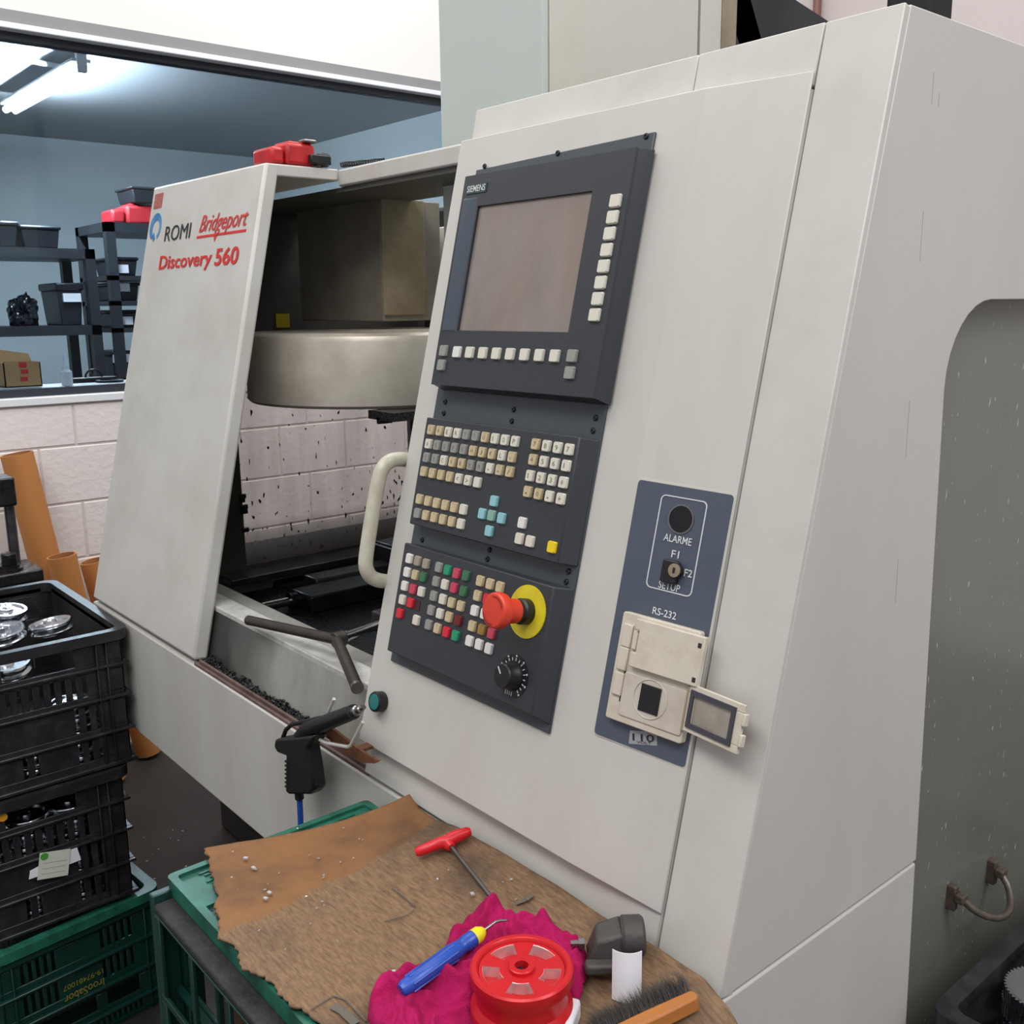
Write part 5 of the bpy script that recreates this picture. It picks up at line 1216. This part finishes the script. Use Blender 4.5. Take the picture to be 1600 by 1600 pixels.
build('bolt', MB().lathe([(.006, 0), (.006, .006), (.0035, .006), (.0035, .014)], 6, Matrix.Translation((-.032, .002, .016)) @ Matrix.Rotation(-math.pi / 2, 4, 'Y')), STEEL, t, M=CM)
build('foot', MB().box(-.034, .012, -.03, -.016, .001, .012), CAST, t, M=CM, bevel=.003)
p_, q_ = onc(916, 1512, .007), onc(955, 1518, .007)
build('rod', MB().tube([p_, q_], .006, 12), mat('brown_steel_bar', (112, 92, 78), .4, metal=.5), t)
# --- curled paper label
c = onc(966, 1556, .001)
arc_ = [(.0215 * math.sin(math.radians(q)), -.0215 * math.cos(math.radians(q))) for q in range(-42, 43, 6)]
d2 = (CAM - c); hd_ = math.atan2(d2.y, d2.x) + math.pi / 2
pm = MB()
for k in range(len(arc_) - 1):
    (xa, ya_), (xb_, yb_) = arc_[k], arc_[k + 1]; f = .97
    pm.hexa([V((xa, ya_, 0)), V((xb_, yb_, 0)), V((xb_ * f, yb_ * f, 0)), V((xa * f, ya_ * f, 0))], [V((xa, ya_ + .006, .05)), V((xb_, yb_ + .006, .05)), V((xb_ * f, yb_ * f + .006, .05)), V((xa * f, ya_ * f + .006, .05))])
tag(build('paper_label', pm, PAPER, None, M=Matrix.Translation(c + V((-.002, .014, 0))) @ Matrix.Rotation(hd_, 4, 'Z'), smooth=40), 'white curled paper label standing between the clamp and the brush', 'label')
c = onc(988, 1507, .004); tag(build('steel_ball_pin', MB().lathe([(.002, 0), (.005, .001), (.007, .005), (.006, .010), (.002, .0125)], 20, Matrix.Translation(c - V((0, 0, .003)))), CHROME), 'small bright steel pin beside the white paper roll', 'pin')
# --- wooden brush
a, b = onc(925, 1640, .016), onc(1086, 1542, .0185)
t = thing('wire_brush', 'wooden handled brush with dark bristles at the front of the cardboard', 'brush', a.lerp(b, .5))
d_ = (b - a).normalized(); s_ = V((0, 0, 1)).cross(d_).normalized()
BMx = frame_matrix(a, d_, s_, V((0, 0, 1))); Lb = (b - a).length
build('wooden_back', MB().prism([(0, -.007), (Lb * .6, -.008), (Lb * .97, -.0065), (Lb, -.003), (Lb, .004), (Lb * .97, .007), (Lb * .6, .008), (0, .007)], -.0065, .0085), WOODB, t, M=BMx, bevel=.003)
random.seed(4); bm_ = MB()
for k in range(1500):
    x = random.uniform(.01, Lb * .97); y = random.uniform(.004, .009); z = random.uniform(-.004, .0075)
    L1 = random.uniform(.02, .029); dx2 = random.gauss(0, .16) + (.25 if x > Lb * .9 else 0); 
    dirv = V((dx2, 1, .62 + random.gauss(0, .2))).normalized(); p0_ = V((x, y, z)); p1_ = p0_ + dirv * L1; r_ = .00035
    n1 = dirv.cross(V((0, 0, 1))).normalized() * r_; n2 = dirv.cross(n1).normalized() * r_
    bm_.add([p0_ + n1, p0_ - n1 * .5 + n2, p0_ - n1 * .5 - n2, p1_], [(0, 1, 3), (1, 2, 3), (2, 0, 3)])
stuff(build('bristles', bm_, BRIST, t, M=BMx, smooth=None))
# --- white plastic piece at the bottom edge
c = onc(872, 1606, .001)
tag(build('plastic_block', MB().box(-.018, .018, -.02, .02, 0, .022), PAPER, None, M=Matrix.Translation(c) @ Matrix.Rotation(.55, 4, 'Z'), bevel=.004), 'small white plastic block in front of the red pulley', 'block')
# --- cardboard tubes leaning by the wall
def tube_thing(label, top, foot, r, th=.006):
    ax_ = (top - foot).normalized(); ln_ = (top - foot).length
    z_ = ax_; x_ = V((0, 1, 0)).cross(z_).normalized(); y_ = z_.cross(x_)
    TM = frame_matrix(foot, x_, y_, z_)
    t = thing('cardboard_tube', label, 'tube', foot, 'kraft tubes leaning at the wall')
    build('tube_wall', MB().lathe([(r, 0), (r, ln_)], 36, caps=False).lathe([(r - th, ln_), (r, ln_)], 36, caps=False), TUBEC, t, M=TM)
    build('tube_lining', MB().lathe([(r - th, 0), (r - th, ln_)], 36, caps=False), TUBEI, t, M=TM)
def ground(px, py, x): 
    p = atx(px, py, x); return V((x, p.y, .012))
def leaner(label, px, py, x, r, slope):
    top = atx(px, py, x); lat = slope * top.z
    tube_thing(label, top, V((top.x + .295 * lat + .01, top.y + .955 * lat, .015)), r)
leaner('tallest brown cardboard tube leaning at the block wall', 26, 709, -3.5, .05, .13)
leaner('short brown cardboard tube, wide mouth up, right of the tallest', 96, 868, -3.36, .046, .1)
leaner('brown cardboard tube partly hidden behind the left machine panel', 146, 876, -3.5, .046, .16)
# --- dark tool stand between crates and wall
sx = -2.92; a = atx(14, 890, sx)
t = thing('tool_stand', 'black steel clamping stand with hex bolt and rod behind the crates', 'stand', (sx, a.y, 0))
za = a.z
build('pedestal', MB().box(sx - .09, sx + .05, a.y - .12, a.y + .06, 0, za - .035), BLACK_M, t, bevel=.006)
build('base_plate', MB().box(sx - .1, sx + .055, a.y - .14, a.y + .075, za - .035, za), OILY, t, bevel=.006)
build('washer', MB().lathe([(.0, za), (.034, za), (.034, za + .008), (.026, za + .008), (.026, za + .016), (.0, za + .016)], 28, Matrix.Translation((sx + .01, a.y, 0))), OILY, t)
build('hex_bolt', MB().lathe([(.021, za + .016), (.021, za + .046), (.017, za + .05)], 6, Matrix.Translation((sx + .01, a.y, 0))), OILY, t, bevel=.002)
p_ = atx(14, 790, sx - .06); 
build('rod', MB().tube([V((sx - .06, p_.y, za)), V((sx - .06, p_.y, p_.z + .04))], .014, 14), OILY2, t)
q_ = atx(28, 790, sx - .02); q2 = atx(0, 748, sx - .02)
build('clamp_block', MB().box(sx - .11, sx - .02, q2.y - .2, q_.y, q_.z, q2.z), OILY, t, bevel=.006)
build('column', MB().box(sx - .1, sx - .04, q2.y - .2, q2.y - .05, za, q2.z + .1), OILY, t, bevel=.006)
# --- right hand crate with gears
t2 = crate_body(.30, .5, .31, .005, CRATEB, slots([.05 + .02 * k for k in range(20)], .0085, .17, .22), slots([.04 + .02 * k for k in range(11)], .0085, .17, .22), [(.24, .006), (.15, .006)], rr=.022, name='black_crate', label='black crate holding toothed wheels, right of the smoked side door', rim=.016)
MR = Matrix.Translation((-.489 + .15 + .016, 1.078 + .25 + .016, .44)); move_tree(t2, MR)
t3 = copy_tree(t2, MR @ Matrix.Translation((0, 0, -.3105)), 'black crate underneath the crate of toothed wheels')
pal = thing('wooden_pallet', 'low wooden pallet under the right-hand black crates', 'pallet', (-.3, 1.35, 0))
for k in range(4): build('slat', MB().box(-.49, -.1, 1.08 + .15 * k, 1.19 + .15 * k, .1, .127), WOODB, pal, bevel=.002)
for k in range(3): build('bearer', MB().box(-.48 + .15 * k, -.42 + .15 * k, 1.08, 1.64, 0, .1), WOODB, pal, bevel=.002)
def gear_mesh(R, th, n=44):
    pr = []
    for k in range(n):
        for f, rr in ((.0, .94), (.3, .94), (.42, 1.0), (.78, 1.0)):
            a = 2 * math.pi * (k + f) / n; pr.append((R * rr * math.cos(a), R * rr * math.sin(a)))
    m = MB().prism(pr, 0, th); m.lathe([(R * .9, th), (R * .9, th + .001), (R * .3, th + .001), (R * .3, th + .006), (R * .1, th + .006)], 36)
    return m.mesh('gear', 30)
GMsh = gear_mesh(.042, .02); GMsh.materials.append(ALU)
pg = V((-.489 + .016 + .005 + .0475, 1.228, 0)); zz0 = .476
for k in range(10):
    M = Matrix.Translation((pg.x + .004 * (k % 2), pg.y + .003 * (k % 3), zz0 + .0275 * k))
    if k == 9: M = M @ Matrix.Rotation(.08, 4, 'X')
    tag(put('toothed_wheel', GMsh, None, None, M), 'topmost shiny toothed wheel of the stack in the right crate' if k == 9 else 'shiny toothed wheel, %s from the bottom of the stack in the right crate' % ORD[k], 'gear', 'toothed wheels in the right crate')
